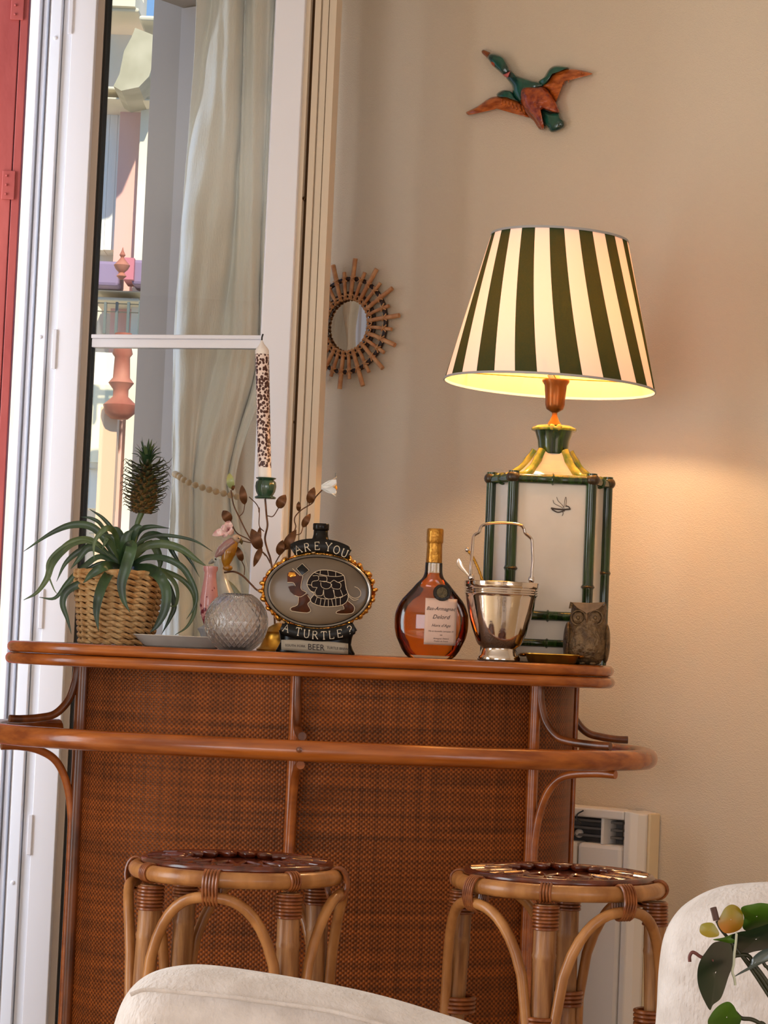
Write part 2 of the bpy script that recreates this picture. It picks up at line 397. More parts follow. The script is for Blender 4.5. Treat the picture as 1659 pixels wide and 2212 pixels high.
# left frame jamb: stepped profile
frm = thing('window_2', HG + Vector((-.1, 0, 0)), None, None, kind='structure')
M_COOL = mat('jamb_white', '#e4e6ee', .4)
for p0, p1, o, m in ((-9, 6, -.06, mat('jamb_shadow', '#8d8580', .6)), (6, 18, .0, WHITE), (18, 22, -.03, WHITE2), (22, 30, -.012, M_COOL), (30, 33, -.03, WHITE2),  # first grey strip is the shadow beside the shutter, put into colour
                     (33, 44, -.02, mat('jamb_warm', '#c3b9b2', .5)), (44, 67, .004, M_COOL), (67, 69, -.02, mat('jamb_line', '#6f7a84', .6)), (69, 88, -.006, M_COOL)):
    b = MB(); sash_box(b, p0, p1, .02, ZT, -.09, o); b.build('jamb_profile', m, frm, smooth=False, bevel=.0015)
for z in (2.68, 1.83, 1.18, .62):
    b = MB(); sash_box(b, 82, 92, z - .05, z + .05, -.02, .004); b.build('hinge_cover', WHITE2, frm, smooth=False, bevel=.002)
for z in (2.62, 1.86, .5):
    p = HG + US * su(56) + NS * .004 + UZ * z
    b = MB(); b.lathe([(.005, 0), (.005, .002), (.003, .003)], p, 14, axis=NS); b.build('screw_cap', M_COOL, frm)
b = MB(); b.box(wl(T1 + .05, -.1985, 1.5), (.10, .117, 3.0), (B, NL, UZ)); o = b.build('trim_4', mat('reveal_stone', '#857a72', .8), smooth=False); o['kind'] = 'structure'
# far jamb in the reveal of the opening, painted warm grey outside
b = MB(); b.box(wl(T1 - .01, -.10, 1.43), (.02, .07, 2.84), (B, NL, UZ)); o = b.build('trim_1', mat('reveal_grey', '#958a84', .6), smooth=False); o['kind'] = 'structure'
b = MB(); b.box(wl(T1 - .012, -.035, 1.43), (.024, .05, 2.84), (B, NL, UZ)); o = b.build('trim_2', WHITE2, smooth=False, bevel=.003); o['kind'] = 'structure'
b = MB(); b.box(wl((T0 + T1) / 2, -.07, 2.88), (T1 - T0, .14, .05), (B, NL, UZ)); o = b.build('trim_3', mat('lintel', '#7d6f64', .7), smooth=False); o['kind'] = 'structure'

# ---- red folding shutter at the far left ---------------------------------------
M_RED = mat('red_paint', '#a3443d', .6, col2='#b5544a', nscale=7, bump=.25, bscale=22, stretch=(1, 1, .5))
sh = thing('window_shutter', (-1.02, 6.30, 0), 'weathered red painted wooden shutter leaf at the left edge, outside the white frame', 'shutter')
def shx(px, py=700): return at(px, py, 6.3).x
def hx(px): return at(px, 1367, 6.3).x
b = MB(); b.box((hx(-24) - .12, 6.3, 1.45), (.24, .03, 2.9)); b.build('shutter_panel', M_RED, sh, smooth=False, bevel=.002)
b = MB(); b.box(((hx(-22) + hx(-4)) / 2, 6.3, 1.45), (hx(-4) - hx(-22), .03, 2.9)); b.build('shutter_panel', M_RED, sh, smooth=False, bevel=.002)
for z in (2.74, 2.27):
    q = MB(); q.box((hx(-29), 6.282, z), (.034, .006, .075)); pl = q.build('hinge', M_RED, sh, smooth=False, bevel=.002)
    for k in (-1, 0, 1):
        q = MB(); q.ell((hx(-33), 6.277, z + k * .024), (.0035, .003, .0035), 10, 6); q.build('screw', M_RED, pl)

# ---- street facade outside ------------------------------------------------------
YF = 15.0
M_STONE = mat('cream_stone', '#f0dfc6', .8, col2='#d8ccb0', nscale=1.2, bump=.1, bscale=8)
M_PINK = mat('pink_render', '#e0aa9a', .8, col2='#dfb2a6', nscale=1)
M_GREEN = mat('grey_green_stone', '#a39a80', .85, col2='#b8ae94', nscale=6)
M_TERR = mat('terracotta', '#99503c', .7, col2='#b7745c', nscale=5)
M_LILAC = mat('lilac_awning', '#8a7590', .7)
M_IRON = mat('grey_iron', '#5d6660', .5)
M_ROOF = mat('roof_tile', '#9a5040', .8, col2='#7c4034', nscale=8)
def fbox(name, x0, y0, x1, y1, m, par, Y=YF, d=.25, bevel=0, ysk=0):
    p = at(x0, y0, Y); q = at(x1, y1, Y)
    c = Vector(((p.x + q.x) / 2, Y + d / 2, (p.z + q.z) / 2)); b = MB()
    b.box(c, (abs(q.x - p.x), d, abs(q.z - p.z))); return b.build(name, m, par, smooth=False, bevel=bevel)
bl = thing('town_building', (at(250, 1100, YF).x, YF, -4), 'sunlit cream and pink town house across the street, seen through the glass', 'building')
p = at(120, 30, YF + .3); q = at(372, 2000, YF + .3)
xr_ = at(288, 60, YF).x; xq = at(350, 80, YF).x; b = MB(); b.box(((p.x - 7 + xr_) / 2, YF + .62, 1.0), (xr_ - p.x + 7, .2, 10.0)); b.box(((xr_ + xq) / 2, YF + .62, (at(310, 62, YF).z - 4) / 2), (xq - xr_, .2, at(310, 62, YF).z + 4)); b.build('wall', M_STONE, bl, smooth=False)
fbox('pilaster', 262, 200, 300, 1500, M_PINK, bl, YF + .2, .4)
fbox('pilaster', 305, 230, 332, 1500, M_STONE, bl, YF + .1, .5)
fbox('window', 224, 250, 256, 530, mat('pale_pane', '#cfc9b4', .2), bl, YF + .35, .2)
for x in (222, 240, 257): fbox('window_frame', x - 1.5, 245, x + 1.5, 540, mat('frame_white', '#efe8d8', .6), bl, YF + .3, .25)
for x0, x1, yy, hh in ((205, 300, 12, 14), (210, 330, 185, 12), (196, 332, 208, 10), (200, 300, 640, 12), (198, 330, 625, 8)):
    fbox('cornice', x0, yy, x1, yy + hh, M_STONE, bl, YF - .15, .6, bevel=.03)
b = MB(); prof = [(0, 0), (.0, .0)]
# scrolled stone corbel
out = [(292, 60), (330, 75), (333, 130), (322, 165), (300, 188), (262, 196), (245, 186), (258, 160), (268, 110), (284, 80)]
fr = [at(x, y, YF - .5) for x, y in out]; bk = [p + Vector((0, .6, 0)) for p in fr]
b.grid([fr, bk], closed=True, caps=True); b.build('corbel', M_GREEN, bl, smooth=False)
fbox('awning', 198, 562, 256, 618, M_LILAC, bl, YF - .3, .3, bevel=.02)
fbox('awning', 286, 560, 332, 616, M_LILAC, bl, YF - .3, .3, bevel=.02)
fbox('awning_edge', 268, 556, 288, 604, mat('rose_cloth', '#c4707a', .7), bl, YF - .35, .3)
for y in (652, 670): fbox('railing', 192, y, 330, y + 6, M_IRON, bl, YF - .6, .05)
for x in (205, 225, 250, 275, 300, 320): fbox('baluster', x, 652, x + 2, 720, M_IRON, bl, YF - .6, .04)
fbox('shutter', 196, 760, 244, 1100, mat('cream_shutter', '#dcd6c4', .7), bl, YF + .05, .3)
fbox('lower_window', 200, 830, 240, 1000, mat('cream_pane', '#eee0b8', .3), bl, YF, .3)
for y in (1010, 1150, 1290): fbox('stone_course', 192, y, 246, y + 5, M_GREEN, bl, YF, .3)
# turned terracotta pinnacle and pipe
px = [(.02, 0), (.05, .03), (.10, .10), (.05, .2), (.12, .3), (.16, .42), (.08, .55), (.03, .65), (.06, .72), (.02, .85), (.005, .95)]
b = MB(); p = at(262, 604, YF - .8); b.lathe([(r * .30, z * .20) for r, z in px], p, 14); b.build('finial', M_TERR, bl)
b = MB(); p = at(258, 905, YF - .8); b.lathe([(.05, 0), (.085, .03), (.10, .08), (.045, .13), (.045, .17), (.075, .21), (.05, .24), (.045, .36), (.06, .38), (.05, .42), (.05, .5)], p, 14); b.build('column', M_TERR, bl)
b = MB(); p = at(258, 1100, YF - .75); q = at(250, 1400, YF - .75)
b.box((at(256, 1100, YF).x, YF - .7, (at(256, 905, YF).z - 4) / 2), (.1, .12, at(256, 905, YF).z + 4)); b.build('drainpipe', mat('pale_ochre', '#dfb08a', .7), bl, smooth=False)
b2 = thing('neighbour_house', (at(330, 200, 17.6).x, 17.6, -4), 'terracotta gable of the house behind, beside the patch of blue sky', 'building')
p = at(318, 70, 16.6); q = at(380, 230, 16.6)
b = MB(); b.box(((p.x + q.x) / 2 + .3, 18.6, (p.z - 4) / 2), (q.x - p.x + .6, 1.0, p.z + 4)); b.build('wall', M_PINK, b2, smooth=False)
for i in range(5):
    f = fbox('roof_tile', 316, 74 + i * 24, 372, 92 + i * 24, M_ROOF, b2, 17.7 - .05 * i, .3, bevel=.03)
fbox('eave', 300, 32, 338, 44, M_STONE, bl, YF - .5, .5, bevel=.02)
fbox('parapet', 206, -40, 292, 14, M_STONE, bl, YF - .2, .6)
b = MB(); b.box((0, 30, -4.1), (80, 50, .2)); o = b.build('street', mat('pavement', '#a89c8c', .9), smooth=False); o['kind'] = 'structure'

# ---- curtain --------------------------------------------------------------------
M_CURT = cloth_mat('linen_curtain', '#fdfcf9', '#e6e7df', .04)
def curtain():
    rows = []
    nz, nu = 120, 130
    for i in range(nz + 1):
        z = .05 + (2.85 - .05) * i / nz
        # image row where this height falls at Y = 6.35
        py = 1380 - (z - 1.118) * F / 6.35
        k = max(0, 1 - abs(py - 1045) / 330)          # pinch towards the tie
        k = k * k * (3 - 2 * k)
        xl = -.560 + .012 * k + .006 * math.sin(z * 3)
        xr = -.300 - .085 * k * (1 if py < 1045 else .8) + .010 * math.sin(z * 2 + 1)
        if py > 1045: xr -= .01
        row = []
        for j in range(nu + 1):
            u = j / nu
            x = xl + (xr - xl) * u
            ph = 2 * PI * (3.1 * u + .35 * math.sin(z * 1.1 + u * 3) + .12 * math.sin(z * 3.4 + u * 7))
            amp = .030 * (1 - .45 * k)
            y = 6.34 + amp * math.sin(ph) + .007 * math.sin(2.3 * ph + z * 4) + .0025 * math.sin(5.2 * ph + z * 9) + .10 * u
            y += .004 * math.sin(z * 17 + u * 14) * math.sin(z * 5 + u * 5) + .003 * math.sin(z * 31 - u * 23 + 2 * math.sin(z * 3))
            row.append(Vector((x + .007 * math.cos(ph), y, z)))
        rows.append(row)
    b = MB(); b.grid(rows); return b
o = curtain().build('linen_curtain', M_CURT); tag(o, 'long off-white linen curtain gathered behind the window glass', 'curtain')
s_ = o.modifiers.new('th', 'SOLIDIFY'); s_.thickness = .0012
rod = MB(); rod.tube([Vector((-.66, 6.36, 2.86)), Vector((-.22, 6.42, 2.86))], .009); o = rod.build('curtain_rod', WHITE); tag(o, 'slim white rod holding the linen curtain, just above the picture', 'curtain rod')
tb = thing('curtain_tieback', at(440, 1055, 6.26), 'string of pale round wooden beads tied across the linen curtain', 'tieback')
M_BEAD = mat('pale_wood_bead', '#ecd6b8', .5, col2='#c7a680', nscale=40)
bp = spline([at(x, y, Y) for x, y, Y in ((378, 1024, 6.34), (385, 1028, 6.30), (405, 1041, 6.265), (440, 1054, 6.25), (475, 1064, 6.25), (505, 1071, 6.26), (530, 1078, 6.29))], 12)
acc = 0; last = bp[0]; path = [bp[0]]
for q in bp[1:]:
    acc += (q - last).length
    if acc >= .0172: path.append(q); acc = 0
    last = q
for i, q in enumerate(path):
    b = MB(); r = .0086; b.ell(q, (r, r, r), 16, 10); b.build('bead', M_BEAD, tb)
b = MB(); b.tube(bp, .0012, 6); b.build('cord', M_BEAD, tb)

# ================================================================ BAR
bar = thing('bar_counter', (-.12, 5.45, 0), 'curved honey-brown rattan home bar with woven panels and a bent cane foot rail', 'bar counter')
def superell(cx, cy, a, bb, e, t0=0, t1=2 * PI, n=120, z=0):
    out = []
    for i in range(n + 1 if t1 - t0 < 2 * PI - 1e-6 else n):
        t = t0 + (t1 - t0) * i / n; c, s = math.cos(t), math.sin(t)
        out.append(Vector((cx + a * abs(c) ** (2 / e) * (1 if c >= 0 else -1), cy + bb * abs(s) ** (2 / e) * (1 if s >= 0 else -1), z)))
    return out
TX, TY, TA, TB = -.147, 5.45, .668, .300
top = superell(TX, TY, TA - .012, TB - .012, 2.9, n=160)
b = MB(); b.grid([[p + UZ * 1.085 for p in top], [p + UZ * 1.1 for p in top]], closed=True, caps=True)
b.build('tabletop', mat('top_weave', '#50301c', .5, col2='#8c6a50', nscale=160, bump=.3, bscale=200), bar)
for z, d in ((1.0885, 0), (1.0635, .003)):
    b = MB(); b.tube([p + UZ * z for p in superell(TX, TY, TA - .012 + d, TB - .012 + d, 2.9, n=200)], .0122, 14, closed=True); b.build('table_edge', CANE_RAIL, bar)
# body curve
bc = [(183, 5.66), (174, 5.50), (184, 5.40), (255, 5.30), (400, 5.225), (640, 5.19), (900, 5.205), (1060, 5.255), (1152, 5.315), (1210, 5.385), (1238, 5.48), (1240, 5.62)]
bcv = spline([Vector((at(x, 1500, Y).x, Y, 0)) for x, Y in bc], 10)
def bidx(px): # nearest index to a px on the front
    best = min(range(12, len(bcv)), key=lambda i: abs(at(px, 1500, bcv[i].y).x - bcv[i].x) + (0 if bcv[i].y < 5.42 else .02)); return best
iL, iM, iR = 20, bidx(640), bidx(1150)
def panel(i0, i1, name='woven_panel'):
    rows = []; uvs = []; s = 0
    cols = bcv[i0:i1 + 1]; acc = [0]
    for i in range(1, len(cols)): acc.append(acc[-1] + (cols[i] - cols[i - 1]).length)
    b = MB(); base = sum((bcv[i + 1] - bcv[i]).length for i in range(i0))
    zz = [0.03, .3, .6, .9, 1.06]; n = len(cols); uv = []
    for side in (0, 1):
        k0 = len(b.v); off = .008 if side else 0
        for z in zz:
            for j, c in enumerate(cols):
                t = (cols[min(j + 1, n - 1)] - cols[max(j - 1, 0)]).normalized(); nn = Vector((-t.y, t.x, 0))
                b.v.append(c + nn * off + UZ * z); uv.append((base + acc[j], z))
        for i in range(len(zz) - 1):
            for j in range(n - 1):
                a = k0 + i * n + j; b.f.append((a, a + 1, a + 1 + n, a + n))
    b.uv = uv; return b.build(name, M_WEAVE, bar)
panel(0, iL); panel(iL, iM); panel(iM, iR); panel(iR, len(bcv) - 1)
def outn(i):
    t = (bcv[min(i + 1, len(bcv) - 1)] - bcv[max(i - 1, 0)]).normalized(); return Vector((t.y, -t.x, 0))
for i, r in ((iL, .0165), (iM, .013), (iR, .0135), (2, .014), (len(bcv) - 2, .006)):
    c = bcv[i] + outn(i) * .006
    b = MB(); b.tube([c + UZ * z for z in (0, .3, .6, .9, 1.055)], r, 14); b.build('post', CANE_DK if i in (iL,) else CANE, bar)
# hoop rail around the bar
RX, RY, RA, RB = -.122, 5.42, .722, .395
rail = superell(RX, RY, RA, RB, 2.35, t0=PI - .62, t1=2 * PI + .62, n=150, z=.902)
b = MB(); b.tube(rail, .0218, 18); b.build('hoop_rail', CANE_RAIL, bar)
def brk(p_body, p_rail, up=True, r=.0085, low=0.02):
    d = (p_rail - p_body); d.z = 0; L = d.length; d = d / L
    zr = .902 + (.0218 + r * .9 if up else -.0218 - r * .9)
    o = d * (r + .008); pts = []
    h = .085
    if up: pts = [(0, 1.052), (0, zr + h + .03), (.004, zr + h), (.018, zr + h * .52), (.048, zr + h * .16), (.085, zr + .004), (L * .8, zr), (L - .004, zr)]
    else: pts = [(L + (.012 if abs(d.x) > .5 else -.012), zr), (L * .8, zr), (.085, zr - .008), (.045, zr - .030), (.018, zr - .075), (.003, zr - .14), (0, zr - .22), (0, .35), (0, low)]
    P = []
    for u, z in pts: P.append(Vector((p_body.x, p_body.y, z)) + o + d * (u * (L - r) / L if u else 0))
    return spline(P, 8)
def rail_near(dirx, diry):
    c = Vector((RX, RY, 0)); return min(rail, key=lambda p: ((p - c).normalized() - Vector((dirx, diry, 0)).normalized()).length)
posts = {'L': bcv[iL], 'M': bcv[iM], 'R': bcv[iR], 'K': Vector((at(1212, 1500, 5.66).x, 5.66, 0))}
lp = Vector((at(24, 1560, 5.33).x, 5.33, 0)); rpn = Vector((at(1315, 1610, 5.20).x, 5.20, 0)); mp_ = Vector((at(652, 1600, 5.03).x, 5.03, 0)); kp = Vector((at(1352, 1600, 5.66).x, 5.66, 0))
for key, q in (('L', lp), ('M', mp_), ('R', rpn), ('K', kp)):
    b = MB(); b.tube(brk(posts[key] if key != 'L' else posts[key] + Vector((-.004, 0, 0)), q, True), .0088, 12); b.build('bracket', CANE_DK, bar)
for key, q in (('L', lp), ('M', mp_), ('R', rpn)):
    b = MB(); b.tube(brk(posts[key], q, False), .0088, 12); b.build('bracket', CANE, bar)
p = mp_ + Vector((-.004, -.026, .905)); b = MB(); b.lathe([(.006, 0), (.006, .003), (.003, .004)], p, 12, axis=(0, -1, 0)); b.build('peg', CANE_DK, bar)

# ================================================================ STOOLS
def make_stool(c, rot, label):
    st = thing('bar_stool', c, label, 'bar stool', 'rattan bar stools in front of the bar')
    cz = .683; R0 = .1905; rt = .0152
    def circ(r, z, n=72): return [Vector((c[0] + r * math.cos(2 * PI * k / n), c[1] + r * math.sin(2 * PI * k / n), z)) for k in range(n)]
    b = MB(); b.tube(circ(R0, cz), rt, 14, closed=True); b.build('seat_ring', STOOL_CANE, st)
    b = MB(); b.tube(circ(R0 - .016, cz + .017), .0088, 10, closed=True)
    b.tube(circ(R0 - .055, cz + .020), .006, 8, closed=True); b.build('inner_ring', SEAT_DK, st)
    b = MB(); b.lathe([(R0 - .018, cz + .008), (R0 - .018, cz + .014), (R0 - .06, cz + .016), (.02, cz + .016), (.02, cz + .010)], (c[0], c[1], 0), 48); b.build('seat', SEAT_DK, st)
    nl = 20
    for k in range(nl):   # plaited loops of the woven seat
        a0 = 2 * PI * k / nl; pts = []
        for j in range(9):
            u = j / 8; a = a0 + u * .42; r = (R0 - .020) - .070 * math.sin(PI * u)
            pts.append(Vector((c[0] + r * math.cos(a), c[1] + r * math.sin(a), cz + .0195 + .004 * math.sin(PI * u))))
        b = MB(); b.tube(pts, .0062, 7); b.build('seat_loop', SEAT_DK, st)
    zt = cz - .010
    la = [rot + k * PI / 2 for k in range(4)]
    for a in la:
        d = Vector((math.cos(a), math.sin(a), 0)); r0 = R0 - .006
        pts = []; rr = []
        for z in (zt - .012, .62, .575, .568, .560, .45, .40, .392, .384, .22, .1, .002):
            pts.append(Vector((c[0], c[1], z)) + d * (r0 + (zt - z) * .035)); rr.append(.0232 if z in (.568, .392) else .0212)
        b = MB(); b.tube(pts, rr, 16); lg = b.build('leg', STOOL_BAMBOO, st)
        b = MB()
        for k in range(7):
            z = zt - .016 - k * .0065; cc = Vector((c[0], c[1], z)) + d * (r0 + (zt - z) * .035)
            b.tube([cc + Vector((math.cos(2 * PI * j / 20) * .0225, math.sin(2 * PI * j / 20) * .0225, 0)) for j in range(20)], .0031, 6, closed=True)
        for s in (-1.5, -.5, .5, 1.5):   # strips over the seat ring
            q = Vector((c[0], c[1], 0)) + d * R0; tdir = Vector((-d.y, d.x, 0))
            b.tube([q + tdir * (s * .0058) + d * (math.cos(w) * (rt + .002)) + UZ * (cz + math.sin(w) * (rt + .0015)) for w in [2 * PI * j / 16 for j in range(16)]], .0026, 6, closed=True)
        b.build('leg_binding', STOOL_WRAP, st)
        b = MB()
        for k in range(4):
            z = .455 - k * .008; cc = Vector((c[0], c[1], z)) + d * (r0 - .006 + (zt - z) * .035)
            b.tube([cc + Vector((math.cos(2 * PI * j / 20) * .032, math.sin(2 * PI * j / 20) * .032, 0)) for j in range(20)], .0040, 6, closed=True)
        b.build('leg_binding', STOOL_WRAP, st)
    for a in la:   # arch between two neighbouring legs
        pts = []
        for j in range(21):
            u = -1 + 2 * j / 20; am = a + PI / 4 + u * (PI / 4 - .12)
            zz = .44 + (cz - rt - .016 - .44) * (1 - abs(u) ** 2.6) ** (1 / 1.7)
            rr = (R0 + .012) * (1 - .0 * abs(u)) + (zt - zz) * .02
            # straight line chord between the legs in plan near the feet
            pts.append(Vector((c[0] + rr * math.cos(am), c[1] + rr * math.sin(am), zz)))
        lo1 = pts[0].copy(); lo1.z = .12; lo2 = pts[-1].copy(); lo2.z = .12
        b = MB(); b.tube([lo1] + pts + [lo2], .0103, 10); b.build('arch', STOOL_CANE, st)
        am = a + PI / 4; d = Vector((math.cos(am), math.sin(am), 0)); tdir = Vector((-d.y, d.x, 0)); b = MB()
        for s in range(-2, 3):
            q = Vector((c[0], c[1], cz - .0145)) + d * (R0 + .005) + tdir * (s * .0062)
            b.tube([q + d * (math.cos(w) * .0195) + UZ * (math.sin(w) * .0320) for w in [2 * PI * j / 18 for j in range(18)]], .0029, 6, closed=True)
        b.build('ring_binding', STOOL_WRAP, st)
    return st
c1 = at(512, 1876, 4.70); c2 = at(1207, 1898, 4.72)
make_stool((c1.x, c1.y, 0), math.radians(215), 'left rattan bar stool under the hoop rail, partly hidden by the cream chair back')
make_stool((c2.x, c2.y, 0), math.radians(259), 'right rattan bar stool standing in front of the white radiator')

# ================================================================ OBJECTS ON THE BAR
TZ = 1.1005
def base(px, Y, py=1415): p = at(px, py, Y); return Vector((p.x, Y, TZ))

# ---- lamp -----------------------------------------------------------------------
LY = 5.50; s = sc(LY); LP = base(1178, LY)
lamp = thing('table_lamp', LP, 'ceramic bamboo lantern table lamp with a green and white striped shade', 'lamp')
M_CER = mat('cream_ceramic', '#d9cdbf', .22, col2='#cfc2b2', nscale=9, coat=.4)
M_BAM = mat('glazed_bamboo', '#0b1a0b', .18, col2='#34511f', nscale=12, stretch=(6, 6, .8), coat=.5, contrast=(.35, .8))
M_BAMY = mat('glazed_bamboo_yellow', '#4f6a18', .2, col2='#b09a35', nscale=14, stretch=(3, 3, 3), coat=.5)
M_NODE = mat('bamboo_node', '#2c1d10', .3, col2='#4a3a22', nscale=60)
hexp = [(-.090, -.085), (.082, -.085), (.124, .0), (.082, .085), (-.090, .085), (-.134, 0)]
HB = 395 * s   # body height
def hx_(k, f=1.0, z=0): x, y = hexp[k % 6]; return LP + Vector((x * f, y * f, z))
b = MB(); b.grid([[hx_(k, .97, z) for k in range(6)] for z in (0, HB)], closed=True, caps=True); b.build('panel_body', M_CER, lamp, smooth=False)
b = MB(); b.grid([[hx_(k, 1.05, z) for k in range(6)] for z in (0, .012)], closed=True, caps=True); b.build('base', M_CER, lamp, smooth=False, bevel=.003)
for k in range(6):
    wob = [.0004 * ((k * 7 + i * 5) % 5 - 2) for i in range(9)]
    zs = [0, .07, .076, .082, .20, .206, .212, .34, HB + .012]
    if k in (1, 5): zs = [0, .09, .096, .102, .165, .171, .177, .30, HB + .012]
    b = MB(); b.tube([hx_(k, 1.0, z) + Vector((w_, 0, 0)) for z, w_ in zip(zs, wob)], [.0148 if i in (2, 5) else .0122 for i in range(9)], 14)
    b.build('bamboo_post', M_BAM, lamp)
    for zz in (.076, .206) if k not in (1, 5) else (.096, .171):
        b = MB(); b.lathe([(.0126, -.004), (.0158, 0), (.0126, .004)], hx_(k, 1.0, zz), 14, caps=False); b.build('node', M_NODE, lamp)
for zz, r in ((HB - .004, .0105), (100 * s, .0105), (42 * s, .0085)):
    for k in range(6):
        p, q = hx_(k, 1.01, zz), hx_(k + 1, 1.01, zz); m_ = (p + q) / 2
        b = MB(); b.tube([p, p.lerp(q, .3), m_ + (p - q) * .02, m_, m_ - (p - q) * .02, p.lerp(q, .7), q], [r, r, r, r * 1.35, r, r, r], 12); b.build('bamboo_rail', M_BAM, lamp)
for k in range(6):
    b = MB(); b.ell(hx_(k, 1.02, HB - .002), (.0165, .0165, .014), 12, 8); b.build('corner_knot', M_NODE, lamp)
# concave pagoda roof and its bamboo ribs
NH = 62 * s
def roofp(k, u):
    f = .97 - (.97 - .30) * (u ** .60); return f, HB + NH * 1.02 * (u ** 1.5)
rows = []
for i in range(9):
    f, z = roofp(0, i / 8); rows.append([hx_(k, f, z) for k in range(6)])
b = MB(); b.grid(rows, closed=True, caps=True); b.build('roof', M_CER, lamp, smooth=False)
for k in range(6):
    pts = [hx_(k, *roofp(k, i / 8)) for i in range(9)]
    b = MB(); b.tube(pts, [.010, .0095, .009, .0105, .009, .009, .0105, .009, .009], 10); b.build('roof_rib', M_BAMY, lamp)
ZC = HB + NH
b = MB(); b.lathe([(.031, ZC - .006), (.033, ZC), (.036, ZC + .025), (.043, ZC + .045), (.046, ZC + .050), (.047, ZC + .054), (.043, ZC + .057), (.039, ZC + .058), (.014, ZC + .060)], LP, 30)
b.build('collar', M_BAM, lamp)
b = MB(); b.tube([LP + Vector((math.cos(a) * .0475, math.sin(a) * .0475, ZC + .050)) for a in [2 * PI * k / 30 for k in range(30)]], .004, 8, closed=True); b.build('collar_band', M_BAMY, lamp)
for dx in (-.008, .008):
    b = MB(); b.ell(LP + Vector((dx, -.046, ZC + .052)), (.007, .006, .007), 10, 8); b.build('knot', M_BAMY, lamp)
b = MB(); b.lathe([(.017, ZC + .060), (.010, ZC + .072), (.006, ZC + .082), (.006, ZC + .088), (.019, ZC + .096), (.022, ZC + .106), (.0225, ZC + .120), (.0255, ZC + .150), (.031, ZC + .158), (.031, ZC + .162), (.015, ZC + .162)], LP, 30)
b.build('socket', mat('socket_bronze', '#7a4a22', .3, metal=.7), lamp)
# painted cricket on the front panel
M_INK = mat('brown_ink', '#3a2a1c', .5)
def lz(zx, zy, d=.0012): # crop coordinates -> front panel plane
    p = at(1020 + zx / 3.95, 880 + zy / 3.95, LP.y - .085 * .97 - d); return p
b = MB()
for pts, r in (([(690, 790), (700, 820), (750, 845), (775, 860)], .0006), ([(720, 765), (735, 800), (765, 830), (785, 860)], .0006), ([(785, 850), (790, 790), (800, 765), (803, 800), (798, 850)], .0006),
               ([(672, 860), (720, 868), (780, 872), (835, 868)], .0022), ([(680, 870), (730, 895), (790, 880)], .0016), ([(770, 870), (775, 905), (768, 925)], .0007), ([(800, 840), (825, 850), (838, 872)], .0014)):
    b.tube(spline([lz(*q) for q in pts], 4), r, 6, flat=.3, flatdir=(0, -1, 0))
b.build('painted_cricket', M_INK, lamp, label='small dark brown painted cricket')
# shade
ZS0 = (1415 - 836) * s; SH = 327 * s; RBt, RTp = 229 * s, 148.5 * s
tilt = Matrix.Rotation(.030, 3, 'Y')
pv = LP + Vector((.0, 0, ZS0))
SHC = at(1187, 836, LY); SHC.y = LY
def shade_pt(a, u, r=None):
    r = RBt + (RTp - RBt) * u if r is None else r
    return SHC + tilt @ Vector((math.cos(a) * r, math.sin(a) * r, u * SH))
NSEG = 240
b = MB(); b.uv = []
for i in range(13):
    for k in range(NSEG + 1):
        a = -PI / 2 + 2 * PI * k / NSEG; b.v.append(shade_pt(a, i / 12)); b.uv.append((k / NSEG, i / 12))
for i in range(12):
    for k in range(NSEG):
        q = i * (NSEG + 1) + k; b.f.append((q, q + 1, q + NSEG + 2, q + NSEG + 1))
def shade_mat():
    m = bpy.data.materials.new('striped_shade'); m.use_nodes = True; t = m.node_tree; N = t.nodes; L = t.links
    N.remove(N['Principled BSDF']); out = N['Material Output']
    uv = N.new('ShaderNodeUVMap'); sp = N.new('ShaderNodeSeparateXYZ'); L.new(uv.outputs[0], sp.inputs[0])
    def M(op, a, b_=None):
        x = N.new('ShaderNodeMath'); x.operation = op
        for i, q in enumerate((a, b_)):
            if q is None: continue
            if isinstance(q, (int, float)): x.inputs[i].default_value = q
            else: L.new(q, x.inputs[i])
        return x.outputs[0]
    fr = M('FRACT', M('ADD', M('MULTIPLY', M('ADD', sp.outputs['X'], M('MULTIPLY', sp.outputs['Y'], .040)), 15.0), .43))
    stripe = M('GREATER_THAN', fr, .5)         # 1 = green
    geo = N.new('ShaderNodeNewGeometry')
    def mix(f, a, b_):
        x = N.new('ShaderNodeMix'); x.data_type = 'RGBA'
        if isinstance(f, float): x.inputs[0].default_value = f
        else: L.new(f, x.inputs[0])
        for i, q in ((6, a), (7, b_)):
            if isinstance(q, tuple): x.inputs[i].default_value = q
            else: L.new(q, x.inputs[i])
        return x.outputs[2]
    nz = N.new('ShaderNodeTexNoise'); nz.inputs['Scale'].default_value = 260; c = N.new('ShaderNodeTexCoord'); L.new(c.outputs['Object'], nz.inputs['Vector'])
    outer = mix(stripe, lin('#efe3dc'), lin('#173528'))
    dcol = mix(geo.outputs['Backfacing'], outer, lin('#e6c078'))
    tgreen = mix(nz.outputs['Fac'], (.001, .0009, .0001, 1), (.014, .010, .0015, 1))
    tcol = mix(stripe, (.125, .056, .022, 1), tgreen)
    d = N.new('ShaderNodeBsdfDiffuse'); tr = N.new('ShaderNodeBsdfTranslucent'); L.new(dcol, d.inputs[0]); L.new(tcol, tr.inputs[0])
    ad = N.new('ShaderNodeAddShader'); h1 = N.new('ShaderNodeMixShader'); h1.inputs[0].default_value = .5
    L.new(d.outputs[0], ad.inputs[0]); L.new(tr.outputs[0], ad.inputs[1]); L.new(ad.outputs[0], out.inputs[0]); return m
sd = b.build('shade', shade_mat(), lamp)
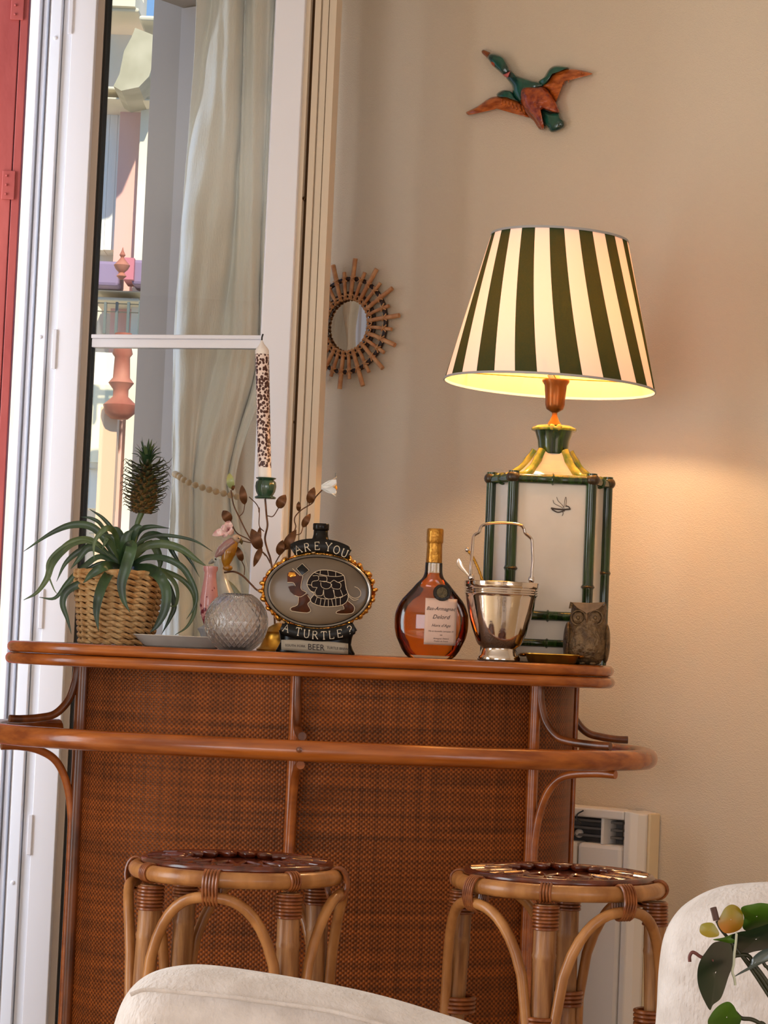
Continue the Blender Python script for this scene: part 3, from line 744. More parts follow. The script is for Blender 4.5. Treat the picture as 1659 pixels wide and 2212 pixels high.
for u0, r, nm in ((0.0, RBt, 'lower_trim'), (1.0, RTp, 'upper_trim')):
    du = .016 if u0 == 0 else -.016; rows = []
    for o_ in (.0015, -.0012):
        for uu in ((u0, u0 + du) if o_ > 0 else (u0 + du, u0)):
            rr = RBt + (RTp - RBt) * uu + o_
            rows.append([shade_pt(2 * PI * k / 90, uu, rr) for k in range(90)])
    rows.append(rows[0]); b = MB(); b.grid(rows, closed=True); b.build(nm, mat('shade_tape', '#a9a4a2', .7), lamp)
b = MB(); b.lathe([(RTp * 1.0 - .004, 0), (RTp * 1.0 - .004, .002), (.01, .002), (.01, 0)], shade_pt(0, .955, 0), 48, axis=tilt @ UZ, caps=False); b.build('top_light_block', mat('light_block_tan', '#b9a888', .7), lamp)  # unseen disc added in the shade to hold back its upward light
bulbp = SHC + Vector((.004, 0, .060))
b = MB(); b.ell(bulbp, (.028, .028, .034), 16, 10); b.build('bulb', mat('bulb_glow', '#ffe2a8', .4, emit=('#ffca70', 7.0)), lamp)
b = MB(); b.tube([LP + UZ * (ZC + .16), bulbp - UZ * .028], .012, 12); b.build('bulb_holder', mat('holder_white', '#c9bca4', .5), lamp)
for k in range(3):
    a = 2 * PI * k / 3 + .4; b = MB(); b.tube([LP + UZ * (ZC + .165), shade_pt(a, .10, RBt * .93)], .0012, 6); b.build('shade_wire', BRASS, lamp)
lt = light('lamp_bulb', 'POINT', bulbp + UZ * .0, 14.5, (1.0, .71, .41), shadow_soft_size=.035)
lt.parent = lamp; lt.location = bulbp - LP
lt.data.use_shadow = True
lamp.children[0]
# the point light sits inside the glowing bulb, so the bulb itself must not cast its shadow on the room
for ch in lamp.children:
    if ch.name.startswith('bulb') and ch.type == 'MESH' and not ch.name.startswith('bulb_holder'): bulb_o = ch
lt.location = bulbp - LP + Vector((0, 0, .045))

# ---- owl ------------------------------------------------------------------------
def oz(zx, zy, Y): return at(1020 + zx / 3.95, 880 + zy / 3.95, Y)
OY = 5.33; so = sc(OY) / 3.95
owl = thing('owl_figurine', base(1266, OY), 'dark bronze owl figurine at the right end of the bar', 'figurine')
M_OWL = mat('bronze_owl', '#4c3824', .40, metal=.5, col2='#735a3c', nscale=60, bump=.5, bscale=110)
M_OWLH = mat('bronze_owl_brow', '#8a6a4a', .45, metal=.4, col2='#6f543a', nscale=50)
ob = base(1266, OY); rows = []
for z, rx, dx in ((0, 95, -12), (12, 125, -12), (70, 172, -6), (150, 192, 0), (210, 192, 0), (300, 175, 2), (370, 158, 6), (430, 152, 8), (480, 150, 10), (505, 146, 12), (515, 120, 12)):
    rows.append([ob + Vector((dx * so + math.copysign(abs(math.cos(t)) ** .85, math.cos(t)) * rx * so, math.sin(t) * rx * so * .82, z * so)) for t in [2 * PI * k / 28 for k in range(28)]])
b = MB(); b.grid(rows, closed=True, caps=True); b.build('body', M_OWL, owl)
fy = OY - .150 * .001 * 38
def of(zx, zy, d=0): return oz(zx, zy, OY - 150 * so * .80 - d)
b = MB(); fr = [of(*q, .002) for q in ((846, 1662), (1000, 1668), (1140, 1662), (1080, 1720), (985, 1755), (975, 1765), (965, 1752), (900, 1715))]
b.grid([fr, [p + Vector((0, .02, 0)) for p in fr]], closed=True, caps=True); b.build('brow', M_OWLH, owl, smooth=False, bevel=.001)
for cx in (905, 1050):
    b = MB()
    for r, rr in ((62, 9), (40, 6)):
        cc = of(cx, 1795); b.tube([cc + Vector((math.cos(t) * r * so, 0, math.sin(t) * r * so)) for t in [2 * PI * k / 24 for k in range(24)]], rr * so, 7, closed=True)
    b.ell(of(cx, 1795), (52 * so, 14 * so, 52 * so), 16, 8); b.ell(of(cx, 1795, .003), (18 * so, 10 * so, 18 * so), 12, 8); b.build('eye', M_OWL, owl)
b = MB(); b.tube([of(975, 1765, .002), of(977, 1800, .006), of(978, 1840, .003)], [10 * so, 13 * so, 2 * so], 10); b.build('beak', M_OWLH, owl)
for sx_ in (-1, 1):
    b = MB(); b.ell(ob + Vector((sx_ * 165 * so, .0, 190 * so)), (36 * so, 110 * so, 170 * so), 16, 12); b.build('wing', M_OWL, owl)
    b = MB(); b.tube([ob + Vector((sx_ * 138 * so, -.002, 480 * so)), ob + Vector((sx_ * 150 * so, -.004, 530 * so))], [26 * so, 4 * so], 8); b.build('ear_tuft', M_OWL, owl)
for ft in (-1, 1):
    b = MB(); b.ell(ob + Vector((ft * 45 * so, -110 * so, 14 * so)), (32 * so, 34 * so, 16 * so), 12, 8); b.build('foot', M_OWL, owl)

# ---- brass tray -----------------------------------------------------------------
trb = base(1192, 5.29); st_ = sc(5.29)
tr = thing('brass_tray', trb, 'small shallow brass tray lying between the ice bucket and the owl', 'tray')
def rr_(w, d, z, e=5): return [trb + Vector((p.x, p.y, z)) for p in superell(0, 0, w, d, e, n=48)]
b = MB(); b.grid([rr_(.046, .036, .0), rr_(.050, .040, .002), rr_(.056, .045, .016), rr_(.060, .049, .019), rr_(.060, .049, .021), rr_(.055, .044, .020), rr_(.050, .040, .006)], closed=True, caps=True); b.build('dish', BRASS, tr)
for sx_ in (-1, 1):
    b = MB(); b.ell(trb + Vector((sx_ * .062, 0, .0165)), (.0098, .020, .004), 14, 8); b.build('handle', BRASS, tr)

# ---- ice bucket -----------------------------------------------------------------
IY = 5.28; si = sc(IY); ib = base(1077, IY, 1424)
ice = thing('ice_bucket', ib, 'footed silver ice bucket with raised swing handle, in front of the lamp', 'ice bucket')
pr = [(42, 0), (46, 2), (47, 8), (43, 13), (40, 20), (37, 26), (38, 30), (45, 34), (50, 42), (58, 62), (66, 90), (72, 115), (77, 138), (78, 142), (80, 144), (78, 147), (80, 149), (78, 152), (80, 154), (78.5, 157), (81, 160), (81, 164), (82, 170),
      (80, 171), (78, 164), (74, 130), (64, 90), (48, 44), (20, 36)]
b = MB(); b.lathe([(r * si, z * si) for r, z in pr], ib, 64); b.build('bowl', SILVER, ice)
def iz(zx, zy, Y=IY): return at(820 + zx / 3.19, 1080 + zy / 3.19, Y)
hp = [(632, 530), (628, 480), (634, 400), (640, 320), (646, 260), (660, 238), (685, 222), (695, 195), (712, 175), (760, 162), (850, 158), (930, 164), (975, 175), (995, 200), (1003, 228), (1030, 252), (1048, 275), (1052, 330), (1055, 420), (1050, 480), (1046, 545)]
b = MB(); b.tube(spline([iz(*q) for q in hp], 5), .0034, 10, flat=2.2, flatdir=(0, 1, 0)); b.build('handle', SILVER, ice)
for q in ((632, 535), (1046, 550)):
    b = MB(); b.ell(iz(*q), (.007, .008, .009), 12, 8); b.build('pivot', SILVER, ice)
tg = thing('ice_tongs', iz(700, 560, IY + .02), 'thin twisted gilt tongs leaning out of the ice bucket on its left side', 'tongs')
b = MB(); pts = spline([iz(*q, IY + .02) for q in ((606, 345), (640, 390), (665, 440), (690, 500), (730, 620))], 8); b.tube(pts, [.0026 if i % 3 else .0036 for i in range(len(pts))], 8); b.build('twisted_arm', BRASS, tg)
b = MB(); b.ell(iz(604, 343, IY + .02), (.005, .005, .005), 10, 8); b.build('knob', SILVER, tg)
b = leaf(spline([iz(*q, IY + .0) for q in ((640, 555), (600, 505), (565, 465), (548, 435), (543, 405))], 4), .0055, prof=lambda u: .25 + .75 * max(0, math.sin(PI * (u ** 2)))); b.build('spoon_end', SILVER, tg)

# ---- brandy bottle --------------------------------------------------------------
BY = 5.30; sb = sc(BY); bb0 = base(929, BY, 1420)
bt = thing('brandy_bottle', bb0, 'round flat brandy bottle of amber spirit with gold foil neck and black wax seal', 'bottle')
bpr = [(0, 47), (3, 52), (17, 62), (44, 75), (62, 79), (78, 80), (95, 79), (112, 73.5), (125, 66), (140, 53), (150, 44), (160, 36), (168, 28), (174, 22.5), (185, 19.3), (206, 18.5)]
def brad(z):
    for i in range(len(bpr) - 1):
        if bpr[i][0] <= z <= bpr[i + 1][0]:
            t = (z - bpr[i][0]) / (bpr[i + 1][0] - bpr[i][0]); return bpr[i][1] + (bpr[i + 1][1] - bpr[i][1]) * t
    return bpr[-1][1]
def bsy(r): return .44 if r > 40 else .44 + (.56) * (1 - max(0, (r - 19)) / 21)
def brows(off, z0, z1, n=36, seg=56, rnd=0):
    rows = []
    for i in range(n + 1):
        z = z0 + (z1 - z0) * i / n; r = max(brad(z) - off, 2); sy_ = bsy(brad(z))
        if rnd and i == 0: r *= .93
        rows.append([bb0 + Vector((math.cos(2 * PI * k / seg) * r * sb, math.sin(2 * PI * k / seg) * (r * sy_) * sb, z * sb)) for k in range(seg)])
    return rows
M_BG = thin_glass('bottle_glass', (.96, .97, .96, 1), ior=1.5, boost=.02)
M_LIQ = mat('amber_spirit', '#f07d14', .0, trans=1.0, ior=1.30)
b = MB(); b.grid(brows(0, 0, 206), closed=True, caps=True); b.build('glass', M_BG, bt)
b = MB(); b.grid(brows(2.6, 6, 184), closed=True, caps=True); b.build('spirit', M_LIQ, bt)
b = MB(); b.lathe([(17.2 * sb, 206 * sb), (17.6 * sb, 207 * sb), (16.6 * sb, 246 * sb), (16.6 * sb, 248 * sb), (18.2 * sb, 250 * sb), (18.4 * sb, 262 * sb), (18.0 * sb, 264 * sb), (18.4 * sb, 266 * sb), (18.4 * sb, 277 * sb), (17 * sb, 280 * sb), (3 * sb, 280.5 * sb)], bb0, 36); b.build('foil_capsule', GOLDF, bt)
def bsurf(x, z, d=.0008): # point of the front face: x, z in px from the axis/base
    r = brad(z); y = math.sqrt(max(r * r - x * x, 0)) * bsy(r); return bb0 + Vector((x * sb, -y * sb - d, z * sb))
def bx(zx, zy): # crop 7.37 px -> local px
    px, py = 845 + zx / 7.37, 1130 + zy / 7.37; z = (1420 - py); return (px - (929 + (z * .0425))), z
M_PAPER = mat('label_paper', '#d7b4a2', .7)
(xa, za), (xb, zb) = bx(545, 1185), bx(1020, 1920)
rows = []
for i in range(13):
    z = zb + (za - zb) * i / 12; rows.append([bsurf(xa + (xb - xa) * j / 10, z) for j in range(11)])
b = MB(); b.grid(rows); o = b.build('label', M_PAPER, bt); m_ = o.modifiers.new('s', 'SOLIDIFY'); m_.thickness = .0003
M_TXT = mat('label_ink', '#2a1c1c', .6)
for body, zx, zy, size, shr in (('Bas-Armagnac', 785, 1350, 10.8, .35), ('Delord', 785, 1480, 12.5, .35), ("Hors d'Age", 785, 1615, 8.8, .35), ('Mis en bouteille Lannepax 32', 785, 1705, 4.6, .3), ('40%', 790, 1765, 3.4, 0), ('Armagnac Delord', 785, 1820, 4.6, .3), ('Produit de France', 785, 1860, 4.2, .3)):
    vs, fs = text_mesh(body, size, shr); x0, z0 = bx(zx, zy); b = MB(); b.add([bsurf(x0 + v.x, z0 + v.y, .0014) for v in vs], fs); b.build('lettering', M_TXT, bt, smooth=False)
x0, z0 = bx(805, 1095); cc = bsurf(x0, z0, .002)
b = MB(); nrm = Vector((.12, -1, .25)).normalized(); b.lathe([(18.5 * sb, -.004), (19 * sb, 0), (18 * sb, .0025), (13 * sb, .003), (12.5 * sb, .0018), (1 * sb, .0018)], cc, 30, axis=nrm); b.build('wax_seal', mat('black_wax', '#130e0c', .3, bump=.4, bscale=70), bt)
b = MB(); b.lathe([(12.3 * sb, .0015), (12 * sb, .0028), (1 * sb, .003)], cc, 24, axis=nrm); b.build('seal_medallion', mat('medallion', '#5e5034', .5, col2='#43381f', nscale=120, bump=.6, bscale=160), bt)

# ---- turtle decanter ------------------------------------------------------------
DY = 5.27; sd_ = sc(DY); db = base(681, DY + .03, 1411)
dc = thing('turtle_decanter', db, 'oval pewter and black ceramic turtle decanter with raised lettering', 'decanter')
def dz(zx, zy, d=0.0): return at(555 + zx / 6.38, 1120 + zy / 6.38, DY - d)
M_BLK = mat('black_glaze', '#090705', .25, coat=.08, col2='#14100d', nscale=20, spec=.2)
M_PEW = mat('pewter_glaze', '#463626', .33, metal=.1, col2='#6e5b46', nscale=3.5, stretch=(1, 1, 1.5), coat=.25, contrast=(.3, .6))
M_AMB = mat('gilt_amber', '#a8551a', .2, metal=.75, col2='#e0a040', nscale=40, bump=.5, bscale=50)
M_LINE = mat('cream_line', '#d8c0a0', .4)
M_BRN = mat('brown_glaze', '#58290f', .3, col2='#351a0a', nscale=40, spec=.15)
def ellp(cx, cy, rx, ry, d, n=64, rot=.035):
    return [dz(cx + rx * math.cos(t) * math.cos(rot) - ry * math.sin(t) * math.sin(rot), cy + rx * math.cos(t) * math.sin(rot) + ry * math.sin(t) * math.cos(rot), d) for t in [2 * PI * k / n for k in range(n)]]
CX, CY = 842, 1000
b = MB(); b.grid([ellp(CX, CY, 560, 380, -.075), ellp(CX, CY, 700, 470, -.062), ellp(CX, CY, 745, 505, -.035), ellp(CX, CY, 740, 500, -.008), ellp(CX, CY, 720, 488, .0)], closed=True, caps=True); b.build('body', M_BLK, dc)
# rough gilt shell edge all round, with overlapping scutes
b = MB(); P = ellp(CX, CY, 752, 515, -.018, n=220); b.tube(P, [(30 + 9 * math.sin(i * .81) + 8 * math.sin(i * .37 + 1) + 6 * math.sin(i * 1.9)) * sd_ / 6.38 for i in range(220)], 10, closed=True); b.build('gilt_edge', M_AMB, dc)
for i in range(26):
    t = 2 * PI * (i + random.uniform(-.25, .25)) / 26
    if abs(math.sin(t)) > .86: continue
    p = dz(CX + 768 * math.cos(t), CY + 525 * math.sin(t), -.020)
    b = MB(); b.ell(p, (random.uniform(30, 46) * sd_ / 6.38, .016, random.uniform(48, 76) * sd_ / 6.38), 10, 7, Matrix.Rotation(math.atan2(525 * math.cos(t), 768 * math.sin(t)) + random.uniform(-.3, .3), 3, 'Y')); b.build('gilt_scute', M_AMB, dc)
rows = [ellp(CX, CY, 738, 503, .0), ellp(CX, CY, 738, 503, .004), ellp(CX, CY, 722, 490, .007), ellp(CX, CY, 704, 476, .0055), ellp(CX, CY, 690, 466, .004)]
b = MB(); b.grid(rows, closed=True, caps=False); b.build('plate_rim', mat('pewter_rim', '#8c8174', .2, metal=.3, coat=.6), dc)
b = MB(); b.tube(ellp(CX, CY, 694, 468, .0052), .0009, 6, closed=True); b.build('rim_line', M_BLK, dc)
rows = [ellp(CX, CY, 694 * math.cos(w), 468 * math.cos(w), .004 + .010 * math.sin(w)) for w in [PI / 2 * .98 * i / 10 for i in range(11)]]
b = MB(); b.grid(rows, closed=True, caps=True); b.build('plate', M_PEW, dc)
def dome(zx, zy):
    r = math.hypot((zx - CX) / 694, (zy - CY) / 468); return .004 + .010 * math.sqrt(max(0, 1 - r * r)) + .0006
def dl(pts, w=8, m=M_LINE, name='raised_line', d=.0008, closed=False, k=3):
    P = spline([dz(x, y, dome(x, y) + d) for x, y in pts], k, closed)
    b = MB(); b.tube(P, w * sd_ / 6.38 / 2, 6, closed=closed); return b
def dfill(pts, m, name, h=.0018):
    fr = [dz(x, y, dome(x, y) + h) for x, y in pts]; bk = [dz(x, y, dome(x, y) - .004) for x, y in pts]
    c = dz(sum(p[0] for p in pts) / len(pts), sum(p[1] for p in pts) / len(pts), dome(*pts[0]) + h + .0012)
    b = MB(); b.grid([bk, fr, [p.lerp(c, .35) + Vector((0, -.0006, 0)) for p in fr]], closed=True, caps=True); return b.build(name, m, dc)
shell = [(690, 910), (720, 820), (790, 745), (880, 712), (1000, 715), (1110, 740), (1195, 785), (1215, 870), (1230, 960), (1260, 1060), (1240, 1140), (1180, 1190), (1080, 1210), (960, 1215), (850, 1200), (760, 1160), (740, 1110), (790, 1040), (740, 1000)]
dfill(shell, mat('shell_dark', '#180b06', .4, spec=.12), 'turtle_shell')
lines = MB()
def addl(pts, w=9, closed=False, d=.0024):
    P = spline([dz(x, y, dome(x, y) + d) for x, y in pts], 3, closed); lines.tube(P, w * sd_ / 6.38 / 2, 6, closed=closed)
addl(shell, 9, True)
for pts in ([(790, 745), (850, 765), (920, 780), (1000, 795), (1100, 800), (1195, 785)], [(875, 715), (870, 770)], [(975, 715), (985, 790)], [(1085, 735), (1085, 800)],
            [(770, 790), (840, 790), (845, 850), (765, 870), (760, 940), (830, 950)], [(850, 790), (955, 800), (955, 870), (860, 860)], [(955, 870), (1010, 885), (1060, 850), (1120, 880), (1195, 850)],
            [(880, 880), (890, 940), (950, 970), (1010, 950), (1020, 900), (960, 870), (900, 865)], [(1030, 900), (1040, 960), (1140, 970), (1155, 900), (1090, 870)],
            [(830, 950), (800, 1010), (820, 1060), (900, 1060), (920, 980)], [(920, 980), (930, 1080), (1000, 1110), (1070, 1090), (1050, 980)], [(1060, 985), (1080, 1080), (1180, 1080), (1150, 980)],
            [(790, 1050), (850, 1090), (960, 1110), (1080, 1100), (1190, 1070), (1240, 1040)], [(830, 1085), (800, 1170)], [(885, 1100), (870, 1195)], [(940, 1115), (925, 1205)], [(985, 1120), (985, 1210)], [(1030, 1115), (1050, 1210)], [(1085, 1105), (1090, 1205)], [(1150, 1090), (1150, 1190)],
            [(690, 910), (760, 920)], [(740, 1000), (800, 1020)]): addl(pts, 7)
lines.build('shell_lines', M_LINE, dc)
head = [(420, 760), (470, 720), (540, 740), (610, 790), (635, 830), (605, 960), (670, 1010), (680, 1030), (600, 1080), (520, 1060), (460, 1010), (430, 940), (520, 930), (500, 890), (420, 880)]
dfill(head, M_BRN, 'turtle_head'); dfill([(440, 740), (520, 745), (540, 790), (470, 810), (430, 790)], M_AMB, 'turtle_face', .003)
dfill([(545, 690), (625, 620), (720, 715), (620, 790)], M_BLK, 'turtle_cap')
dfill([(570, 1075), (700, 1040), (740, 1120), (700, 1180), (740, 1260), (690, 1300), (480, 1270), (470, 1230), (560, 1190)], M_BRN, 'turtle_leg')
dfill([(1180, 1190), (1260, 1140), (1330, 1200), (1340, 1270), (1300, 1310), (1100, 1310), (1110, 1275), (1200, 1250)], M_BRN, 'turtle_leg')
lines = MB()
for pts, cl in (([(545, 690), (625, 620), (720, 715), (620, 790)], 1), ([(635, 790), (605, 960), (670, 1010), (680, 1030), (600, 1080), (520, 1060)], 0), ([(420, 880), (500, 885), (530, 930)], 0), ([(490, 690), (600, 790)], 0),
                ([(575, 1080), (560, 1190), (470, 1230), (480, 1275), (690, 1300), (740, 1265), (700, 1180), (740, 1130), (700, 1060)], 0),
                ([(1180, 1190), (1200, 1250), (1110, 1275), (1105, 1312), (1300, 1310), (1345, 1250), (1330, 1200), (1260, 1140)], 0),
                ([(1230, 970), (1275, 1060), (1350, 1100), (1420, 1070), (1430, 1010), (1390, 960), (1345, 940)], 0), ([(1250, 1060), (1330, 1125), (1400, 1110)], 0)):
    P = spline([dz(x, y, dome(x, y) + .0024) for x, y in pts], 1 if cl else 3, bool(cl)); lines.tube(P, 8 * sd_ / 6.38 / 2, 6, closed=bool(cl))
lines.build('figure_outline', M_LINE, dc)
def band(center_pts, h, d0, d1, name):
    P = spline([Vector((x, y, 0)) for x, y in center_pts], 6); rows = []
    for dd, sgn in ((d1, 1), (d0, 1)):
        pass
    top_, bot = [], []
    for i, p in enumerate(P):
        t = (P[min(i + 1, len(P) - 1)] - P[max(i - 1, 0)]).normalized(); n_ = Vector((-t.y, t.x, 0))
        e = 1.0 if 1 < i < len(P) - 2 else .72
        top_.append((p - n_ * h / 2 * e)); bot.append((p + n_ * h / 2 * e))
    b = MB(); rows = []
    for i in range(len(P)):
        u = top_[i]; v = bot[i]; m1 = u.lerp(v, .12); m2 = u.lerp(v, .88)
        rows.append([dz(u.x, u.y, d0), dz(u.x, u.y, d1 - .002), dz(m1.x, m1.y, d1), dz(m2.x, m2.y, d1), dz(v.x, v.y, d1 - .002), dz(v.x, v.y, d0)])
    b.grid(rows, closed=True, caps=True); b.build(name, M_BLK, dc); return P
band([(488, 450), (570, 400), (700, 372), (850, 372), (1010, 386), (1150, 428), (1275, 492)], 185, -.03, .010, 'upper_ribbon')
band([(330, 1500), (450, 1545), (620, 1585), (830, 1605), (1040, 1600), (1220, 1560), (1350, 1490)], 175, -.03, .010, 'lower_ribbon')
GL = {'A': [[(0, 0), (.45, 1), (.9, 0)], [(.18, .38), (.72, .38)], [(-.08, 0), (.1, 0)], [(.78, 0), (1.0, 0)]],
      'R': [[(.1, 0), (.1, 1), (.5, 1), (.7, .88), (.7, .65), (.5, .52), (.1, .52)], [(.42, .52), (.85, 0), (.95, 0)], [(0, 0), (.22, 0)]],
      'E': [[(.75, .82), (.75, 1), (.1, 1), (.1, 0), (.78, 0), (.78, .18)], [(.1, .52), (.58, .52)]],
      'Y': [[(0, 1), (.42, .5), (.85, 1)], [(.42, .5), (.42, 0)], [(-.1, 1), (.12, 1)], [(.72, 1), (.97, 1)], [(.3, 0), (.55, 0)]],
      'O': [[(.5 + .45 * math.cos(t), .5 + .5 * math.sin(t)) for t in [2 * PI * k / 16 for k in range(17)]]],
      'U': [[(.08, 1), (.08, .35), (.2, .06), (.45, 0), (.7, .06), (.82, .35), (.82, 1)], [(-.03, 1), (.2, 1)], [(.7, 1), (.95, 1)]],
      'T': [[(0, .82), (0, 1), (.85, 1), (.85, .82)], [(.42, 1), (.42, 0)], [(.28, 0), (.58, 0)]],
      'L': [[(.1, 1), (.1, 0), (.75, 0), (.75, .2)], [(0, 1), (.22, 1)]],
      '?': [[(.05, .8), (.2, 1), (.5, 1), (.68, .82), (.6, .6), (.35, .45), (.3, .25)], [(.3, .06), (.3, .0)]]}
for ch, zx, zy, rot, sz in (('A', 560, 428, -.42, 112), ('R', 690, 396, -.16, 105), ('E', 830, 378, -.03, 105), ('Y', 985, 392, .12, 108), ('O', 1092, 430, .22, 108), ('U', 1205, 478, .38, 104),
                            ('A', 402, 1512, .30, 100), ('T', 572, 1560, .18, 105), ('U', 682, 1590, .09, 105), ('R', 800, 1606, .05, 105), ('T', 922, 1612, -.03, 105), ('L', 1030, 1604, -.08, 105), ('E', 1142, 1584, -.14, 105), ('?', 1285, 1535, -.2, 110)):
    b = MB()
    for st2 in GL[ch]:
        P = []
        for x, y in st2:
            lx = (x - .42) * sz * .82; ly = -(y - .5) * sz
            P.append(dz(zx + lx * math.cos(rot) - ly * math.sin(rot), zy + lx * math.sin(rot) + ly * math.cos(rot), .0108))
        b.tube(P, 6.5 * sd_ / 6.38, 6)
    b.build('raised_letter', mat('letter_cream', '#d9c8ae', .4), dc)
# neck and base
def dlath(prof, name, m, sy=1.0, zx=None):
    b = MB(); b.lathe([(r * sd_ / 6.38, z * sd_ / 6.38) for r, z in prof], db, 36, sy=sy); b.build(name, m, dc)
nc = dz(875, 330, -.03)
b = MB(); b.lathe([(r * sd_ / 6.38, z * sd_ / 6.38) for r, z in ((170, -30), (140, 20), (112, 60), (102, 110), (100, 165), (96, 168))], nc, 30, sy=.8); b.build('neck', M_BLK, dc)
b = MB(); b.lathe([(r * sd_ / 6.38, z * sd_ / 6.38) for r, z in ((104, 168), (112, 175), (114, 250), (106, 262), (20, 266))], nc, 30, sy=.85); b.build('stopper', M_BLK, dc)
rows = []
for z, rx in ((0, 545), (20, 550), (70, 520), (140, 490), (230, 500), (300, 520)):
    rows.append([db + Vector((math.cos(t) * rx * sd_ / 6.38, math.sin(t) * .030 + .002, z * sd_ / 6.38)) for t in [2 * PI * k / 48 for k in range(48)]])
b = MB(); b.grid(rows, closed=True, caps=True); b.build('base', M_BLK, dc)
# paper strip on the base
def lp_(u, v, d=.0): # u 0..1 left-right, v 0..1 bottom-top
    x = 335 + (1258 - 335) * u; yt = 1672 - 18 * math.sin(PI * u) + 52 * u; yb = 1808 + 8 * math.sin(PI * u) + 62 * u
    return dz(x, yb + (yt - yb) * v, .0035 + .004 * math.sin(PI * u) + d)
b = MB(); b.grid([[lp_(j / 12, i / 3) for j in range(13)] for i in range(4)]); o = b.build('paper_strip', mat('strip_paper', '#a89a86', .7), dc); m_ = o.modifiers.new('s', 'SOLIDIFY'); m_.thickness = .0006
def strip_text(body, u, v, size, m):
    vs, fs = text_mesh(body, size); b = MB(); b.add([lp_(u + q.x / 923, v + q.y / 150, .0009) for q in vs], fs); b.build('lettering', m, dc, smooth=False)
strip_text('SOUTH FORK', .21, .46, 46, M_TXT); strip_text('TURTLE BREW', .84, .46, 46, M_TXT); strip_text('BEER', .52, .42, 108, M_TXT)

# ---- cut crystal ball vase --------------------------------------------------------
GY = 5.30; sg = sc(GY); gb = base(508, GY, 1404)
def crys():
    m = bpy.data.materials.new('cut_crystal'); m.use_nodes = True; N = m.node_tree.nodes; L = m.node_tree.links; p = N['Principled BSDF']; out = N['Material Output']
    p.inputs['Base Color'].default_value = (.97, .97, .98, 1); p.inputs['Transmission Weight'].default_value = 1; p.inputs['Roughness'].default_value = .015; p.inputs['IOR'].default_value = 1.5
    d = N.new('ShaderNodeBsdfDiffuse'); d.inputs[0].default_value = (.85, .84, .86, 1); mx = N.new('ShaderNodeMixShader'); mx.inputs[0].default_value = .05
    L.new(p.outputs[0], mx.inputs[1]); L.new(d.outputs[0], mx.inputs[2]); L.new(mx.outputs[0], out.inputs[0]); return m
rows = []; nn, mm_ = 480, 140; Rg = 69 * sg
for i in range(mm_ + 1):
    th = -PI / 2 * .66 + (PI / 2 * .66 + PI / 2 * .72) * i / mm_; row = []
    for k in range(nn):
        a = 2 * PI * k / nn; g = min(abs(math.sin(a * 14 + th * 10)), abs(math.sin(a * 14 - th * 10))); r = Rg * (1 - .028 * (1 - g) ** 2 - .004 * abs(math.sin(a * 60)))
        row.append(gb + Vector((math.cos(a) * math.cos(th) * r, math.sin(a) * math.cos(th) * r, 0)) + UZ * (Rg * .86 + Rg * math.sin(th)))
    rows.append(row)
for i in range(24):
    th = PI / 2 * .70 - (PI / 2 * .70 + PI / 2 * .70) * i / 23; r = Rg * .84
    rows.append([gb + Vector((math.cos(2 * PI * k / nn) * math.cos(th) * r, math.sin(2 * PI * k / nn) * math.cos(th) * r, 0)) + UZ * (Rg * .88 + r * math.sin(th)) for k in range(nn)])
b = MB(); b.grid(rows, closed=True, caps=True); o = b.build('crystal_ball_vase', crys()); tag(o, 'round cut crystal ball vase sparkling between the plant and the decanter', 'vase')

# ---- shallow dish ------------------------------------------------------------------
dh = base(392, 5.425, 1398); sh_ = sc(5.42)
def dsh(w, d, z): return [dh + Vector((p.x, p.y, z)) for p in superell(0, 0, w, d * .56, 3.2, n=64)]
b = MB(); b.grid([dsh(.078, .05, 0), dsh(.084, .055, .003), dsh(.104, .075, .022), dsh(.108, .079, .0245), dsh(.106, .077, .026), dsh(.100, .071, .0235), dsh(.078, .050, .008)], closed=True, caps=True)
o = b.build('shallow_dish', mat('grey_porcelain', '#d2cdc6', .25, col2='#b5afa8', nscale=6, coat=.4)); tag(o, 'flat pale grey porcelain dish with flared rim beside the plant basket', 'dish')

# ---- candelabra --------------------------------------------------------------------
KY = 5.52; sk = sc(KY)
def kz(zx, zy, d=0.0): return at(400 + zx / 3.687, 900 + zy / 3.687, KY + d)
M_TOLE = mat('brown_tole', '#4a2c18', .4, metal=.3, col2='#6e4524', nscale=60)
M_TOLEG = mat('green_tole', '#5f5a2e', .4, metal=.2, col2='#3d3518', nscale=30)
M_KGR = mat('green_glaze', '#0e2219', .15, col2='#2c4a36', nscale=24, stretch=(1, 1, .3), coat=.6)
kb = base(600, KY, 1408)
kn = thing('flower_candlestick', kb, 'brown metal candlestick branching into leaves and porcelain flowers, behind the decanter', 'candlestick')
b = MB(); b.lathe([(46 * sk, 0), (47 * sk, 4 * sk), (40 * sk, 9 * sk), (34 * sk, 22 * sk), (30 * sk, 36 * sk), (33 * sk, 42 * sk), (22 * sk, 52 * sk), (9 * sk, 60 * sk), (3 * sk, 62 * sk)], kb, 36); b.build('base', BRASS, kn)
